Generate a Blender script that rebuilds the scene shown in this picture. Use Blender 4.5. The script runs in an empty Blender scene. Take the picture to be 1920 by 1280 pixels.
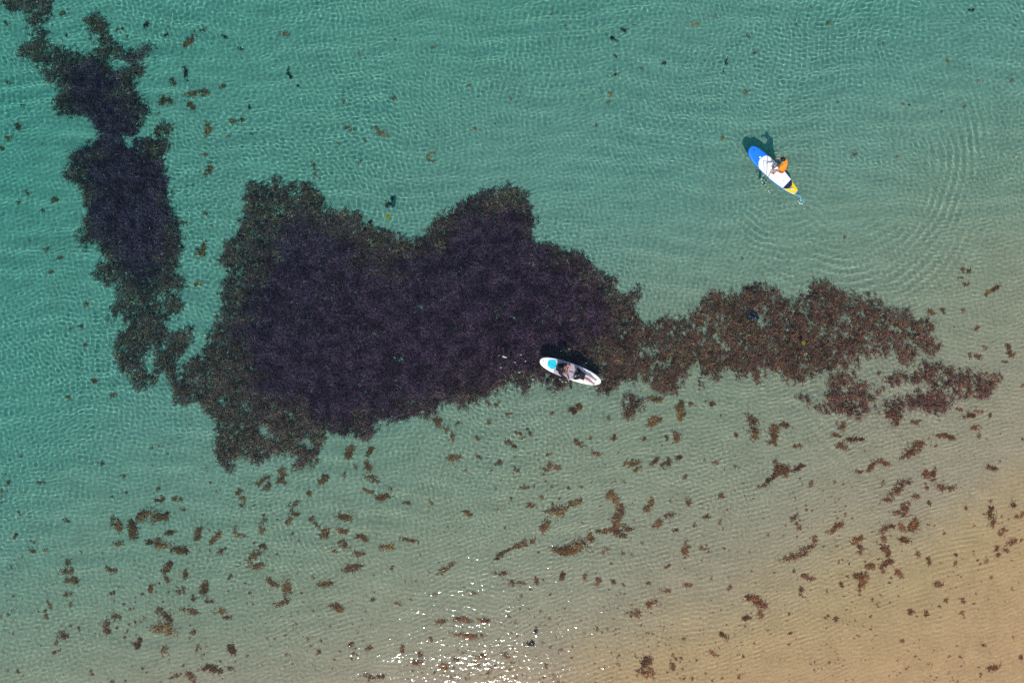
import bpy, bmesh, math, random
import numpy as np
from mathutils import Vector, Matrix

random.seed(7)
rng = np.random.default_rng(7)
sc = bpy.context.scene
COL = sc.collection

# ------------------------------------------------------------------ camera, world, sun, exposure
H = 34.0            # metres above the water
F = 1280.0          # focal length in photo pixels (24 mm on 36 mm)
cam = bpy.data.cameras.new('camera')
cam_o = bpy.data.objects.new('camera', cam)
COL.objects.link(cam_o)
cam_o.location = (0, 0, H)
cam.lens = 24.0
cam.sensor_width = 36.0
cam.clip_end = 800.0
sc.camera = cam_o

SUN_ZENITH = 38.0
SUN_AZ = -5.0
world = bpy.data.worlds.new('World')
sc.world = world
world.use_nodes = True
wn = world.node_tree
sky = wn.nodes.new('ShaderNodeTexSky')
sky.sky_type = 'NISHITA'
sky.sun_disc = False
sky.sun_elevation = math.radians(90 - SUN_ZENITH)
sky.sun_rotation = math.radians(180 - SUN_AZ)
wn.links.new(sky.outputs[0], wn.nodes['Background'].inputs[0])
wn.nodes['Background'].inputs[1].default_value = 0.15

sun = bpy.data.lights.new('sun', 'SUN')
sun.energy = 3.7
sun.angle = math.radians(0.53)
sun.color = (1.0, 0.955, 0.88)
sun.cycles.is_caustics_light = True
sun_o = bpy.data.objects.new('sun', sun)
COL.objects.link(sun_o)
sun_o.rotation_euler = (math.radians(SUN_ZENITH), 0, math.radians(SUN_AZ))
sun_o.location = (0, -20, 30)

sc.view_settings.view_transform = 'Standard'
sc.view_settings.look = 'None'
sc.view_settings.exposure = 0.0
sc.view_settings.gamma = 1.0
sc.cycles.use_denoising = False
sc.cycles.sample_clamp_indirect = 4.0
sc.cycles.max_bounces = 8
sc.cycles.diffuse_bounces = 2
sc.cycles.glossy_bounces = 3
sc.cycles.transmission_bounces = 6
sc.cycles.transparent_max_bounces = 8

# ------------------------------------------------------------------ helpers
def tag(o, label=None, cat=None, group=None, kind=None):
    if label: o['label'] = label
    if cat: o['category'] = cat
    if group: o['group'] = group
    if kind: o['kind'] = kind
    return o

def link(o, parent=None):
    COL.objects.link(o)
    if parent is not None:
        o.parent = parent
    if o.type == 'MESH':
        o.cycles.is_caustics_receiver = True
    return o

def np_mesh(name, co, faces, smooth=False, col=None):
    """numpy mesh; faces (n,4) or (n,3)"""
    me = bpy.data.meshes.new(name)
    co = np.asarray(co, np.float32); faces = np.asarray(faces, np.int32)
    k = faces.shape[1]; m = len(faces)
    me.vertices.add(len(co)); me.vertices.foreach_set('co', co.ravel())
    me.loops.add(m * k); me.loops.foreach_set('vertex_index', faces.ravel())
    me.polygons.add(m); me.polygons.foreach_set('loop_start', np.arange(0, m * k, k, dtype=np.int32))
    me.update(calc_edges=True)
    if smooth: me.shade_smooth()
    if col is not None:
        at_ = me.color_attributes.new('tint', 'FLOAT_COLOR', 'POINT')
        at_.data.foreach_set('color', np.asarray(col, np.float32).ravel())
    return me

def at(px, py, z):
    """photo pixel -> world point at height z (the plan is drawn from the photograph)"""
    s = (H - z) / F
    return Vector(((px - 960) * s, -(py - 640) * s, z))

# water depth in plan, from nine soundings over the frame (columns 0, 960, 1920; rows 0, 640, 1280)
DEP = np.array([[2.10, 1.72, 1.42], [2.00, 1.18, 0.47], [0.66, 0.24, 0.11]])
def depth(X, Y):
    u = np.clip((np.asarray(X, float) * F / H + 960) / 1920, -0.6, 1.25)
    v = np.clip((-np.asarray(Y, float) * F / H + 640) / 1280, -0.6, 1.25)
    def lag(t): return (2 * (t - .5) * (t - 1), -4 * t * (t - 1), 2 * t * (t - .5))
    def lin(t): # gentle outside the frame
        return np.clip(t, 0, 1)
    a = lag(lin(u)); b = lag(lin(v))
    d = sum(a[i] * b[j] * DEP[j, i] for i in range(3) for j in range(3))
    d = d - 0.5 * (u - lin(u)) - 0.6 * (v - lin(v))
    d = d + 0.06 * np.sin(X * .37 + 1.3 + .6 * np.sin(Y * .21)) * np.sin(Y * .43 + .4)* np.clip(d, 0, 1)
    return np.clip(d, 0.09, 4.0)

def on_bed(px, py):
    """photo pixel -> point of the sea bed seen there through flat water"""
    px = np.asarray(px, float); py = np.asarray(py, float)
    dx = (px - 960) / F; dy = -(py - 640) / F
    t = np.sqrt(dx * dx + dy * dy) + 1e-9
    s = t / np.sqrt(1 + t * t) / 1.333
    t2 = s / np.sqrt(1 - s * s)
    X = dx * H; Y = dy * H
    for _ in range(3):
        d = depth(X, Y); r = t * H + d * t2
        X = dx / t * r; Y = dy / t * r
    return X, Y, -depth(X, Y)

def vnoise(h, w, cell, seed):
    r = np.random.default_rng(seed)
    gh, gw = int(h / cell) + 3, int(w / cell) + 3
    g = r.random((gh, gw)).astype(np.float32)
    y = np.arange(h) / cell; x = np.arange(w) / cell
    yi = y.astype(int); xi = x.astype(int)
    fy = (y - yi); fx = (x - xi)
    fy = (fy * fy * (3 - 2 * fy))[:, None].astype(np.float32); fx = (fx * fx * (3 - 2 * fx))[None, :].astype(np.float32)
    a = g[yi][:, xi]; b = g[yi][:, xi + 1]; c = g[yi + 1][:, xi]; d = g[yi + 1][:, xi + 1]
    return (a * (1 - fx) + b * fx) * (1 - fy) + (c * (1 - fx) + d * fx) * fy

def fbm(h, w, cell, seed, oct=4):
    s = 0; t = 0; a = 1.0
    for k in range(oct):
        s = s + a * vnoise(h, w, max(cell, 1.6), seed + 17 * k); t += a; a *= .62; cell /= 2.1
    return s / t

def material(name):
    m = bpy.data.materials.new(name); m.use_nodes = True
    t = m.node_tree; t.nodes.clear()
    return m, t, t.nodes.new('ShaderNodeOutputMaterial')

def plain(name, color, rough=.5, vary=.12, scale=14.0, spec=.4, coat=0.0):
    """principled paint/cloth/skin with a little procedural mottling"""
    m, t, o = material(name)
    p = t.nodes.new('ShaderNodeBsdfPrincipled')
    p.inputs['Roughness'].default_value = rough
    p.inputs['Specular IOR Level'].default_value = spec
    p.inputs['Coat Weight'].default_value = coat
    tc = t.nodes.new('ShaderNodeTexCoord')
    n = t.nodes.new('ShaderNodeTexNoise'); n.inputs['Scale'].default_value = scale; n.inputs['Detail'].default_value = 4
    t.links.new(tc.outputs['Object'], n.inputs['Vector'])
    r = t.nodes.new('ShaderNodeMix'); r.data_type = 'RGBA'
    c = Vector(color)
    r.inputs[6].default_value = (*(c * (1 - vary)), 1)
    r.inputs[7].default_value = (*[min(x, 1) for x in c * (1 + vary)], 1)
    t.links.new(n.outputs['Fac'], r.inputs[0]); t.links.new(r.outputs[2], p.inputs['Base Color'])
    t.links.new(p.outputs[0], o.inputs[0])
    return m

# ------------------------------------------------------------------ sea bed
def axis(lo, hi, dx, far):
    c = list(np.arange(lo, hi + dx * .5, dx)); g = dx
    while c[-1] < far: g = min(g * 1.5, 8); c.append(c[-1] + g)
    g = dx
    while c[0] > -far: g = min(g * 1.5, 8); c.insert(0, c[0] - g)
    return np.array(c)

def grid_mesh(name, xs, ys, zf):
    X, Y = np.meshgrid(xs, ys); Z = zf(X, Y)
    n = X.size; i = np.arange(n).reshape(X.shape)
    q = np.stack([i[:-1, :-1], i[:-1, 1:], i[1:, 1:], i[1:, :-1]], -1).reshape(-1, 4)
    return np_mesh(name, np.stack([X, Y, Z], -1).reshape(-1, 3), q, True)

m_sand, t, o = material('sand')
p = t.nodes.new('ShaderNodeBsdfDiffuse')
geo = t.nodes.new('ShaderNodeNewGeometry')
# warm quartz sand inshore, greyer offshore with the water's blue scatter painted in
sx = t.nodes.new('ShaderNodeSeparateXYZ'); t.links.new(geo.outputs['Position'], sx.inputs[0])
def mth(op, a, b=None, c=None):
    n = t.nodes.new('ShaderNodeMath'); n.operation = op
    for k, v in enumerate((a, b, c)):
        if v is None: continue
        if isinstance(v, (int, float)): n.inputs[k].default_value = v
        else: t.links.new(v, n.inputs[k])
    return n.outputs[0]
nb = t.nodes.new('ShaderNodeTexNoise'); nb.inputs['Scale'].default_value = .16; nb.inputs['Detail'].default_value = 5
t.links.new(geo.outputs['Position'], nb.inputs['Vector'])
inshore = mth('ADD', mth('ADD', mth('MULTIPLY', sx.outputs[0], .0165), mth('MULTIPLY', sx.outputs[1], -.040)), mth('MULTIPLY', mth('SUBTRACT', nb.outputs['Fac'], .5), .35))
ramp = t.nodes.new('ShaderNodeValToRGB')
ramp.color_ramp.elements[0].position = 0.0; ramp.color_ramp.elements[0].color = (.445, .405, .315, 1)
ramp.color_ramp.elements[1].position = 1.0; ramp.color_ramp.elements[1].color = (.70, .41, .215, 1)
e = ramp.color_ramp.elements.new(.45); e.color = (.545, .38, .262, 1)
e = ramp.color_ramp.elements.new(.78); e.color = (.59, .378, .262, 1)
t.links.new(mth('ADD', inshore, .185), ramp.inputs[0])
nf = t.nodes.new('ShaderNodeTexNoise'); nf.inputs['Scale'].default_value = 5.0; nf.inputs['Detail'].default_value = 8; nf.inputs['Roughness'].default_value = .7
t.links.new(geo.outputs['Position'], nf.inputs['Vector'])
hsv = t.nodes.new('ShaderNodeHueSaturation')
t.links.new(ramp.outputs[0], hsv.inputs['Color'])
nc = t.nodes.new('ShaderNodeTexNoise'); nc.inputs['Scale'].default_value = .9; nc.inputs['Detail'].default_value = 6; nc.inputs['Distortion'].default_value = .6
t.links.new(geo.outputs['Position'], nc.inputs['Vector'])
ng = t.nodes.new('ShaderNodeTexNoise'); ng.inputs['Scale'].default_value = 13.0; ng.inputs['Detail'].default_value = 3; ng.inputs['Roughness'].default_value = .75
t.links.new(geo.outputs['Position'], ng.inputs['Vector'])
grain = mth('ADD', mth('MULTIPLY', nf.outputs['Fac'], .55), mth('ADD', mth('MULTIPLY', nc.outputs['Fac'], .38), mth('MULTIPLY', ng.outputs['Fac'], .62)))
t.links.new(mth('ADD', grain, .175), hsv.inputs['Value'])
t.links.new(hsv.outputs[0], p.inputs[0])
# small sand ripples
mp = t.nodes.new('ShaderNodeMapping'); mp.inputs['Rotation'].default_value = (0, 0, math.radians(-14)); t.links.new(geo.outputs['Position'], mp.inputs[0])
wv = t.nodes.new('ShaderNodeTexWave'); wv.bands_direction = 'Y'; wv.inputs['Scale'].default_value = 1.55; wv.inputs['Distortion'].default_value = 5.0; wv.inputs['Detail'].default_value = 2.5; wv.inputs['Detail Scale'].default_value = 1.2
t.links.new(mp.outputs[0], wv.inputs[0])
bp = t.nodes.new('ShaderNodeBump'); bp.inputs['Strength'].default_value = .42; bp.inputs['Distance'].default_value = .016
t.links.new(mth('ADD', wv.outputs['Fac'], mth('MULTIPLY', nf.outputs['Fac'], .6)), bp.inputs['Height'])
t.links.new(bp.outputs[0], p.inputs['Normal'])
t.links.new(p.outputs[0], o.inputs[0])

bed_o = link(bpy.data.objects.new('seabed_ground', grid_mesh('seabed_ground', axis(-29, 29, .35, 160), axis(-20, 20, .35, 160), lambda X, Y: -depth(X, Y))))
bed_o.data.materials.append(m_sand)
tag(bed_o, 'rippled sandy sea bed under shallow clear water', kind='structure')

# ------------------------------------------------------------------ water surface (real ripples, so real caustics and glints)
def px_xy(px, py): return (px - 960) * H / F, -(py - 640) * H / F

def water_height(X, Y):
    r = np.random.default_rng(21)
    P = X * F / H + 960; Q = -Y * F / H + 640
    u = np.clip(P / 1920, -.1, 1.1); v = np.clip(Q / 1280, -.1, 1.1)
    shallow = np.clip((u * .75 + v * .95 - .95) / .6, 0, 1)
    Z = np.zeros_like(X)
    # slow warps keep the trains from repeating
    wx = X + .22 * np.sin(Y * .55 + 1.1 + .7 * np.sin(X * .31)) + .12 * np.sin(Y * 1.3 + X * .4)
    wy = Y + .20 * np.sin(X * .47 + 2.3 + .8 * np.sin(Y * .27)) + .10 * np.sin(X * 1.1 - Y * .6)
    def train(n, lam0, lam1, a0, spread, slope, mod, env=1.0):
        nonlocal Z
        acc = np.zeros_like(X)
        for k in range(n):
            lam = lam0 * (lam1 / lam0) ** r.random(); a = math.radians(a0) + r.normal(0, math.radians(spread)); ph = r.random() * 6.283
            kk = 2 * math.pi / lam
            s = np.sin(kk * (wx * math.cos(a) + wy * math.sin(a)) + ph)
            if mod:
                q = r.random() * 6.28
                s = s * (1 + .7 * np.sin(wx * r.normal(0, .5) + wy * r.normal(0, .5) + q))
            acc += s / kk
        Z = Z + acc * slope * math.sqrt(2.0 / n) * env
    calm = 1 - .62 * np.exp(-(((P - 1600) / 125) ** 2 + ((Q - 420) / 75) ** 2)) - .5 * np.exp(-(((P - 60) / 120) ** 2 + ((Q - 330) / 200) ** 2))
    patch_ = 1 + .45 * np.sin(X * .33 + 1.7 * np.sin(Y * .23)) * np.sin(Y * .41 + 1.2 * np.sin(X * .19 + 2))
    deepness = np.clip((1.1 - u * .75 - v * .9) / 1.1, 0, 1)
    train(30, .155, .30, 90, 90, .0265, True, calm * patch_ * (1 - .45 * deepness))        # confused small chop
    train(12, .22, .5, 0, 28, .012, True, calm * (1 - .5 * shallow))          # crests running up the frame
    train(14, .165, .25, 104, 16, .068, True, .12 + .88 * shallow)              # short ripples over the shoal
    train(9, .7, 1.9, 92, 14, .021, True, 1 - .3 * deepness)                                      # low swell, crests across the frame
    # wakes: rings and feathers behind the boards
    def ring(cx, cy, r0, wid, lam, ang, span, slope):
        nonlocal Z
        dx = P - cx; dy = Q - cy; R = np.hypot(dx, dy); A = np.arctan2(dy, dx)
        dA = np.angle(np.exp(1j * (A - math.radians(ang))))
        env = np.exp(-((R - r0) / wid) ** 2) * np.exp(-(dA / math.radians(span)) ** 4)
        kk = 2 * math.pi / (lam * H / F)
        Z = Z + env * slope / kk * np.sin(2 * math.pi * R / lam + .9 * np.sin(A * 5 + R * .02) + .7 * np.sin(A * 11 - R * .03)) * (.6 + .4 * np.sin(A * 7 + R * .05))
    ring(1590, 330, 195, 55, 15, 55, 75, .075)
    ring(1540, 310, 285, 60, 15, 22, 42, .085)
    ring(1600, 330, 110, 35, 16, 90, 60, .03)
    ring(1980, 420, 560, 90, 21, 128, 22, .06)
    ring(1480, 330, 130, 60, 13, 100, 40, .06)
    ring(1120, 700, 75, 30, 15, 225, 55, .07)
    ring(1000, 690, 55, 30, 11, 180, 60, .16)
    ring(1430, 345, 20, 16, 9, 60, 70, .07)
    def hull_ripple(a, b, hw, amp, lam, fall):
        nonlocal Z
        a = np.array(a, float); b = np.array(b, float); d = b - a; L = np.hypot(*d)
        s = np.clip(((P - a[0]) * d[0] + (Q - a[1]) * d[1]) / L, 0, L)
        R = np.hypot(P - a[0] - d[0] / L * s, Q - a[1] - d[1] / L * s) - hw
        w_ = np.exp(-np.clip(R, 0, None) / fall) * (.55 + .45 * np.sin(s * .11 + R * .17))
        Z = Z + amp * w_ * np.sin(2 * math.pi * R / lam)
    hull_ripple((1030, 682), (1108, 710), 11, .0035, 10, 14)
    hull_ripple((1418, 289), (1482, 350), 11, .0035, 10, 14)
    def ridge(pts, wid, amp):
        nonlocal Z
        for (a, b) in zip(pts[:-1], pts[1:]):
            a = np.array(a, float); b = np.array(b, float); d = b - a; L = np.hypot(*d)
            s = ((P - a[0]) * d[0] + (Q - a[1]) * d[1]) / L; n = ((P - a[0]) * -d[1] + (Q - a[1]) * d[0]) / L
            env = np.exp(-((np.clip(np.abs(s - L / 2) - L / 2, 0, None)) / 6) ** 2)
            Z = Z + amp * env * np.exp(-(n / wid) ** 2)
    ridge([(1035, 638), (1062, 655), (1085, 672), (1105, 690)], 3.0, .012)
    ridge([(1045, 632), (1078, 655), (1110, 684)], 2.6, -.010)
    ridge([(940, 663), (1000, 668)], 2.6, .010)
    # the sea goes glassy where the mesh coarsens, far outside the frame
    far = np.clip((np.maximum(np.abs(X) - 26.7, np.abs(Y) - 18)) / 2.0, 0, 1)
    return Z * (1 - far)

xs = axis(-26.6, 26.6, .049, 160); ys = axis(-17.9, 17.9, .049, 160)
water_o = bpy.data.objects.new('water', grid_mesh('water', xs, ys, water_height))
COL.objects.link(water_o)
water_o.cycles.is_caustics_caster = True
m_w, t, o = material('water_surface')
rf = t.nodes.new('ShaderNodeBsdfRefraction'); rf.inputs['IOR'].default_value = 1.333; rf.inputs['Roughness'].default_value = 0.0
gl = t.nodes.new('ShaderNodeBsdfGlossy'); gl.inputs['Roughness'].default_value = .10
gl.inputs['Color'].default_value = (1, 1, 1, 1)
gp = t.nodes.new('ShaderNodeNewGeometry'); gmap = t.nodes.new('ShaderNodeMapping'); gmap.inputs['Scale'].default_value = (.72, 1.0, 1.0)
t.links.new(gp.outputs['Position'], gmap.inputs[0])
gno = t.nodes.new('ShaderNodeTexNoise'); gno.inputs['Scale'].default_value = 4.6; gno.inputs['Detail'].default_value = 3
t.links.new(gmap.outputs[0], gno.inputs['Vector'])
gb = t.nodes.new('ShaderNodeBump'); gb.inputs['Strength'].default_value = 1.0; gb.inputs['Distance'].default_value = .0225
t.links.new(gno.outputs['Fac'], gb.inputs['Height']); t.links.new(gb.outputs[0], gl.inputs['Normal'])
fr = t.nodes.new('ShaderNodeFresnel'); fr.inputs[0].default_value = 1.333
mx = t.nodes.new('ShaderNodeMixShader')
t.links.new(fr.outputs[0], mx.inputs[0]); t.links.new(rf.outputs[0], mx.inputs[1]); t.links.new(gl.outputs[0], mx.inputs[2])
t.links.new(mx.outputs[0], o.inputs[0])
water_o.data.materials.append(m_w)
tag(water_o, 'clear rippled turquoise sea surface', kind='structure')

# the water itself: red light dies first, so depth turns the sand turquoise
bm = bmesh.new(); bmesh.ops.create_cube(bm, size=1)
for v in bm.verts: v.co = (v.co.x * 330, v.co.y * 330, .06 if v.co.z > 0 else -6)
me = bpy.data.meshes.new('water_body'); bm.to_mesh(me); bm.free()
body_o = bpy.data.objects.new('water_body', me); COL.objects.link(body_o)
m_b, t, o = material('water_absorption')
va = t.nodes.new('ShaderNodeVolumeAbsorption'); va.inputs[0].default_value = (.09, .895, .902, 1); va.inputs[1].default_value = .60
t.links.new(va.outputs[0], o.inputs[1])
me.materials.append(m_b)
tag(body_o, 'clear green blue sea water filling the bay', kind='structure')

# ------------------------------------------------------------------ seaweed
W_, H_ = 1920, 1280
def zpoly(pts, x0, y0, s): return [(x0 + x / s, y0 + y / s) for x, y in pts]

def fill(mask, poly, val=1.0):
    P = np.array(poly, float)
    x0, y0 = np.floor(P.min(0)).astype(int); x1, y1 = np.ceil(P.max(0)).astype(int)
    x0 = max(x0, 0); y0 = max(y0, 0); x1 = min(x1, W_); y1 = min(y1, H_)
    if x1 <= x0 or y1 <= y0: return
    yy, xx = np.mgrid[y0:y1, x0:x1]; yy = yy + .5; xx = xx + .5
    ins = np.zeros(yy.shape, bool)
    for (ax, ay), (bx, by) in zip(P, np.roll(P, -1, 0)):
        if ay == by: continue
        c = ((ay > yy) != (by > yy)) & (xx < (bx - ax) * (yy - ay) / (by - ay) + ax)
        ins ^= c
    mask[y0:y1, x0:x1][ins] = val

def blur(a, r, n=2):
    for _ in range(n):
        for ax in (0, 1):
            pad = [(0, 0), (0, 0)]; pad[ax] = (r + 1, r)
            c = np.cumsum(np.pad(a, pad, mode='edge'), axis=ax, dtype=np.float64)
            k = 2 * r + 1
            a = (c[k:] - c[:-k]) / k if ax == 0 else (c[:, k:] - c[:, :-k]) / k
    return a.astype(np.float32)

def ell(mask, cx, cy, rx, ry, ang=0):
    a = math.radians(ang); pts = []
    for k in range(16):
        q = k * math.pi / 8; x = rx * math.cos(q); y = ry * math.sin(q)
        pts.append((cx + x * math.cos(a) - y * math.sin(a), cy + x * math.sin(a) + y * math.cos(a)))
    fill(mask, pts)

strip = np.zeros((H_, W_), np.float32); big = np.zeros((H_, W_), np.float32); belt = np.zeros((H_, W_), np.float32)
# the narrow strip
fill(strip, zpoly([(75,330),(130,265),(200,240),(300,250),(370,260),(350,320),(430,300),(520,300),(600,270),(660,255),(700,310),(800,310),(860,240),(905,280),(880,310),(800,340),(805,400),(800,480),(740,520),(830,590),(860,630),(830,660),(810,710),(780,730),(770,770),(700,810),(740,850),(800,810),(880,790),(900,720),(960,705),(985,740),(960,790),(945,860),(930,960),(940,1050),(965,1120),(970,1200),(1000,1290),(500,1290),(510,1220),(465,1150),(480,1080),(390,1030),(370,990),(420,950),(405,890),(480,870),(560,800),(575,770),(540,700),(470,640),(420,660),(380,680),(300,620),(310,560),(340,500),(290,470),(250,430),(220,380),(200,340),(140,320),(130,360)], 0, 0, 3.048))
fill(strip, zpoly([(240,220),(660,220),(710,200),(740,250),(770,340),(790,400),(740,410),(770,440),(760,500),(720,540),(720,590),(760,550),(800,590),(790,640),(730,620),(720,670),(780,690),(770,780),(720,800),(690,840),(700,870),(760,880),(830,850),(845,905),(790,930),(780,980),(785,1080),(740,1100),(700,1080),(650,1110),(570,1170),(530,1215),(510,1170),(520,1140),(500,1100),(440,1080),(420,1040),(410,960),(440,870),(490,800),(450,780),(400,800),(365,830),(390,770),(400,700),(470,670),(430,650),(350,600),(290,540),(300,480),(330,430),(280,370),(240,410),(215,400),(205,330)], 80, 330, 2.976))
for pl in ([(20,0),(300,0),(300,60),(280,140),(300,200),(250,260),(180,250),(200,190),(130,150),(190,100),(190,40),(60,70),(20,40)],
           [(500,110),(560,90),(620,140),(640,200),(600,290),(540,280),(530,210)], [(340,320),(430,300),(520,310),(600,280),(640,420),(400,430)]):
    fill(strip, zpoly(pl, 0, 0, 3.048))
for pl in ([(640,350),(690,335),(735,360),(730,405),(680,412),(645,390)],): fill(strip, zpoly(pl, 0, 0, 3.048), 0)
for pl in ([(525,1000),(600,980),(650,950),(655,1000),(610,1030),(650,1080),(600,1100),(540,1060)], [(450,555),(500,545),(520,590),(470,585)], [(530,625),(580,620),(560,665),(530,655)], [(640,660),(700,640),(720,690),(670,720)], [(670,590),(700,585),(700,610),(670,612)]):
    fill(strip, zpoly(pl, 80, 330, 2.976), 0)
# the big bed
top4 = zpoly([(635,150),(700,90),(770,120),(800,60),(880,65),(940,95),(1020,100),(1080,125),(1170,135),(1195,200),(1260,260),(1320,310),(1380,310),(1430,295),(1520,325),(1500,380),(1560,400),(1650,420),(1720,470),(1790,510),(1860,510)], 300, 320, 4)
top5 = zpoly([(20,512),(100,510),(150,480),(200,390),(240,340),(330,300),(400,270),(460,230),(560,190),(680,150),(740,110),(800,105),(830,130),(900,140),(880,170),(920,220),(950,270),(970,360),(950,430),(950,520),(1000,550),(1080,550),(1140,570),(1190,610),(1250,570),(1320,610),(1350,670),(1390,700),(1440,790),(1560,800),(1580,820),(1540,880),(1560,950),(1620,960),(1680,920),(1740,850),(1780,850),(1750,960),(1700,1020),(1740,1080),(1800,1140)], 760, 320, 4)
low7 = zpoly([(1600,420),(1540,520),(1520,570),(1480,560),(1470,480),(1250,440),(1200,500),(1150,550),(1090,540),(1090,460),(1010,450),(930,430),(920,470),(900,540),(850,530),(840,450),(800,480),(700,510),(640,540),(610,590),(520,620),(450,660),(390,650),(340,600),(250,640),(240,680),(180,720),(100,700),(20,720)], 760, 600, 4)
low8 = zpoly([(1600,790),(1530,820),(1470,770),(1440,800),(1440,900),(1340,930),(1320,880),(1230,900),(1150,870),(1100,900),(1050,930),(1080,990),(1060,1060),(1060,1110),(1010,1090),(960,1140),(900,1120),(900,1060),(850,1010),(780,1020),(700,1050),(660,1120),(620,1050),(540,1050),(470,1070),(520,1110),(470,1150),(410,1150),(420,1080),(375,1000),(380,920),(390,830),(360,800),(310,750),(290,700),(200,690),(105,690),(100,600),(70,490),(140,450),(200,440),(240,400),(320,350),(330,310),(300,250)], 300, 560, 3.556)
left4 = zpoly([(380,1220),(440,1160),(460,1080),(520,1000),(500,960),(440,920),(490,840),(540,780),(530,740),(455,700),(490,620),(490,550),(540,520),(600,470),(600,400),(630,350)], 300, 320, 4)
fill(big, top4 + top5 + low7 + low8 + left4)
for pl in ([(640,830),(680,820),(720,890),(790,920),(750,960),(690,930),(640,900)], [(890,940),(960,930),(1020,940),(980,1000),(900,990)], [(500,940),(540,945),(535,980),(505,975)], [(375,670),(420,650),(440,690),(400,720)], [(390,280),(430,300),(420,320),(395,305)], [(205,575),(250,570),(240,595),(205,595)], [(270,590),(330,590),(320,620),(280,610)], [(600,930),(660,940),(640,970),(600,960)]):
    fill(big, zpoly(pl, 300, 560, 3.556), 0)
# the brown belt towards the shore
fill(belt, zpoly([(150,560),(420,400),(500,430),(560,380),(650,380),(700,345),(830,330),(900,250),(940,195),(1050,200),(1080,240),(1140,190),(1220,170),(1330,150),(1440,190),(1470,250),(1500,280),(1560,240),(1620,190),(1670,180),(1700,120),(1760,105),(1800,150),(1880,170),(1910,200),(1950,215),(2030,215),(2080,240),(2120,225),(2170,290),(2210,270),(2250,300),(2240,360),(2270,430),(2250,540),(2270,620),(2200,660),(2110,650),(2040,700),(2000,760),(1960,780),(1930,830),(1900,990),(1830,1000),(1820,850),(1760,820),(1650,850),(1560,890),(1500,860),(1460,770),(1400,750),(1350,800),(1270,790),(1180,830),(1120,820),(1080,760),(1010,780),(930,860),(900,840),(850,800),(870,740),(780,740),(760,800),(700,850),(690,930),(580,940),(500,900),(480,850),(420,840),(330,860),(280,840),(180,900),(150,975),(110,960),(110,860)], 1100, 500, 4))
R7 = lambda pl: zpoly(pl, 1480, 500, 4.266)
for pl in ([(780,360),(830,370),(900,370),(980,385),(920,430),(930,470),(1000,490),(1060,450),(1150,440),(1140,520),(1110,550),(1140,600),(1230,630),(1100,640),(1060,590),(990,600),(920,600),(810,610),(800,540),(850,500),(830,430)],
           [(830,630),(930,620),(1040,640),(1030,670),(950,680),(830,680)], [(590,660),(700,640),(800,650),(720,705),(640,710)],
           [(1020,750),(1080,770),(1190,800),(1230,830),(1300,820),(1310,860),(1400,860),(1500,860),(1600,890),(1690,860),(1690,910),(1620,930),(1590,1010),(1500,1030),(1430,1060),(1340,1020),(1280,980),(1220,960),(1120,960),(1080,920),(1020,900),(950,890),(880,910),(800,950),(700,1040),(560,1100),(420,1150),(300,1100),(180,1110),(100,1080),(60,1130),(80,1050),(30,1020),(110,1040),(190,1080),(310,1080),(320,900),(450,860),(520,920),(600,960),(700,960),(780,920),(880,860),(960,850),(1010,860),(1060,810)],
           [(1020,1020),(1060,1000),(1150,1010),(1200,1050),(1290,1050),(1310,1110),(1240,1130),(1160,1180),(1110,1130),(1010,1110),(960,1120),(900,1130),(890,1190),(840,1250),(790,1230),(820,1180),(740,1190),(690,1170),(620,1140),(560,1200),(500,1190),(420,1160),(340,1180),(270,1150),(240,1100),(420,1090),(560,1080),(700,1080),(800,1090),(900,1070),(1000,1060)]):
    fill(belt, R7(pl))
for pl in ([(1285,400),(1330,340),(1360,380),(1340,440),(1290,465),(1240,430)], [(1430,480),(1470,470),(1480,505),(1445,515)], [(1370,545),(1415,545),(1420,585),(1380,575)], [(70,690),(140,630),(200,570),(260,540),(230,590),(180,650),(150,700)], [(290,525),(330,520),(325,560),(295,560)], [(2060,640),(2120,560),(2150,600),(2110,640)], [(1660,880),(1720,840),(1790,830),(1815,900),(1800,970),(1740,1010),(1690,980),(1650,930)], [(230,880),(300,850),(420,850),(330,890),(260,920)], [(1480,330),(1500,320),(1505,390),(1490,395)]):
    fill(belt, zpoly(pl, 1100, 500, 4), 0)
for pl in ([(420,950),(480,960),(500,1010),(440,1000)], [(510,1060),(560,1060),(550,1120),(510,1110)], [(330,830),(380,770),(420,740),(450,780),(400,830),(360,860)], [(610,580),(660,560),(680,590),(640,620)], [(420,620),(460,610),(460,650),(425,650)], [(740,990),(790,970),(800,1000),(760,1025)], [(880,930),(960,910),(1060,960),(1060,1000),(1000,1040),(900,1040),(850,1000)], [(1110,975),(1220,975),(1320,1010),(1290,1040),(1200,1030)], [(680,1080),(780,1090),(760,1130),(690,1130)], [(1010,840),(1050,850),(1040,880),(1000,880)], [(1200,860),(1260,860),(1260,885),(1200,885)]):
    fill(belt, R7(pl), 0)
# loose bits joined to the belt and the bed
for a in ((1184,762,20,22,0),(1305,712,10,9,0),(1325,697,14,12,20),(1310,727,11,4,0),(1425,712,9,10,0),(1700,672,14,10,0),(1745,655,6,10,30)):
    ell(belt, *a)

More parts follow.
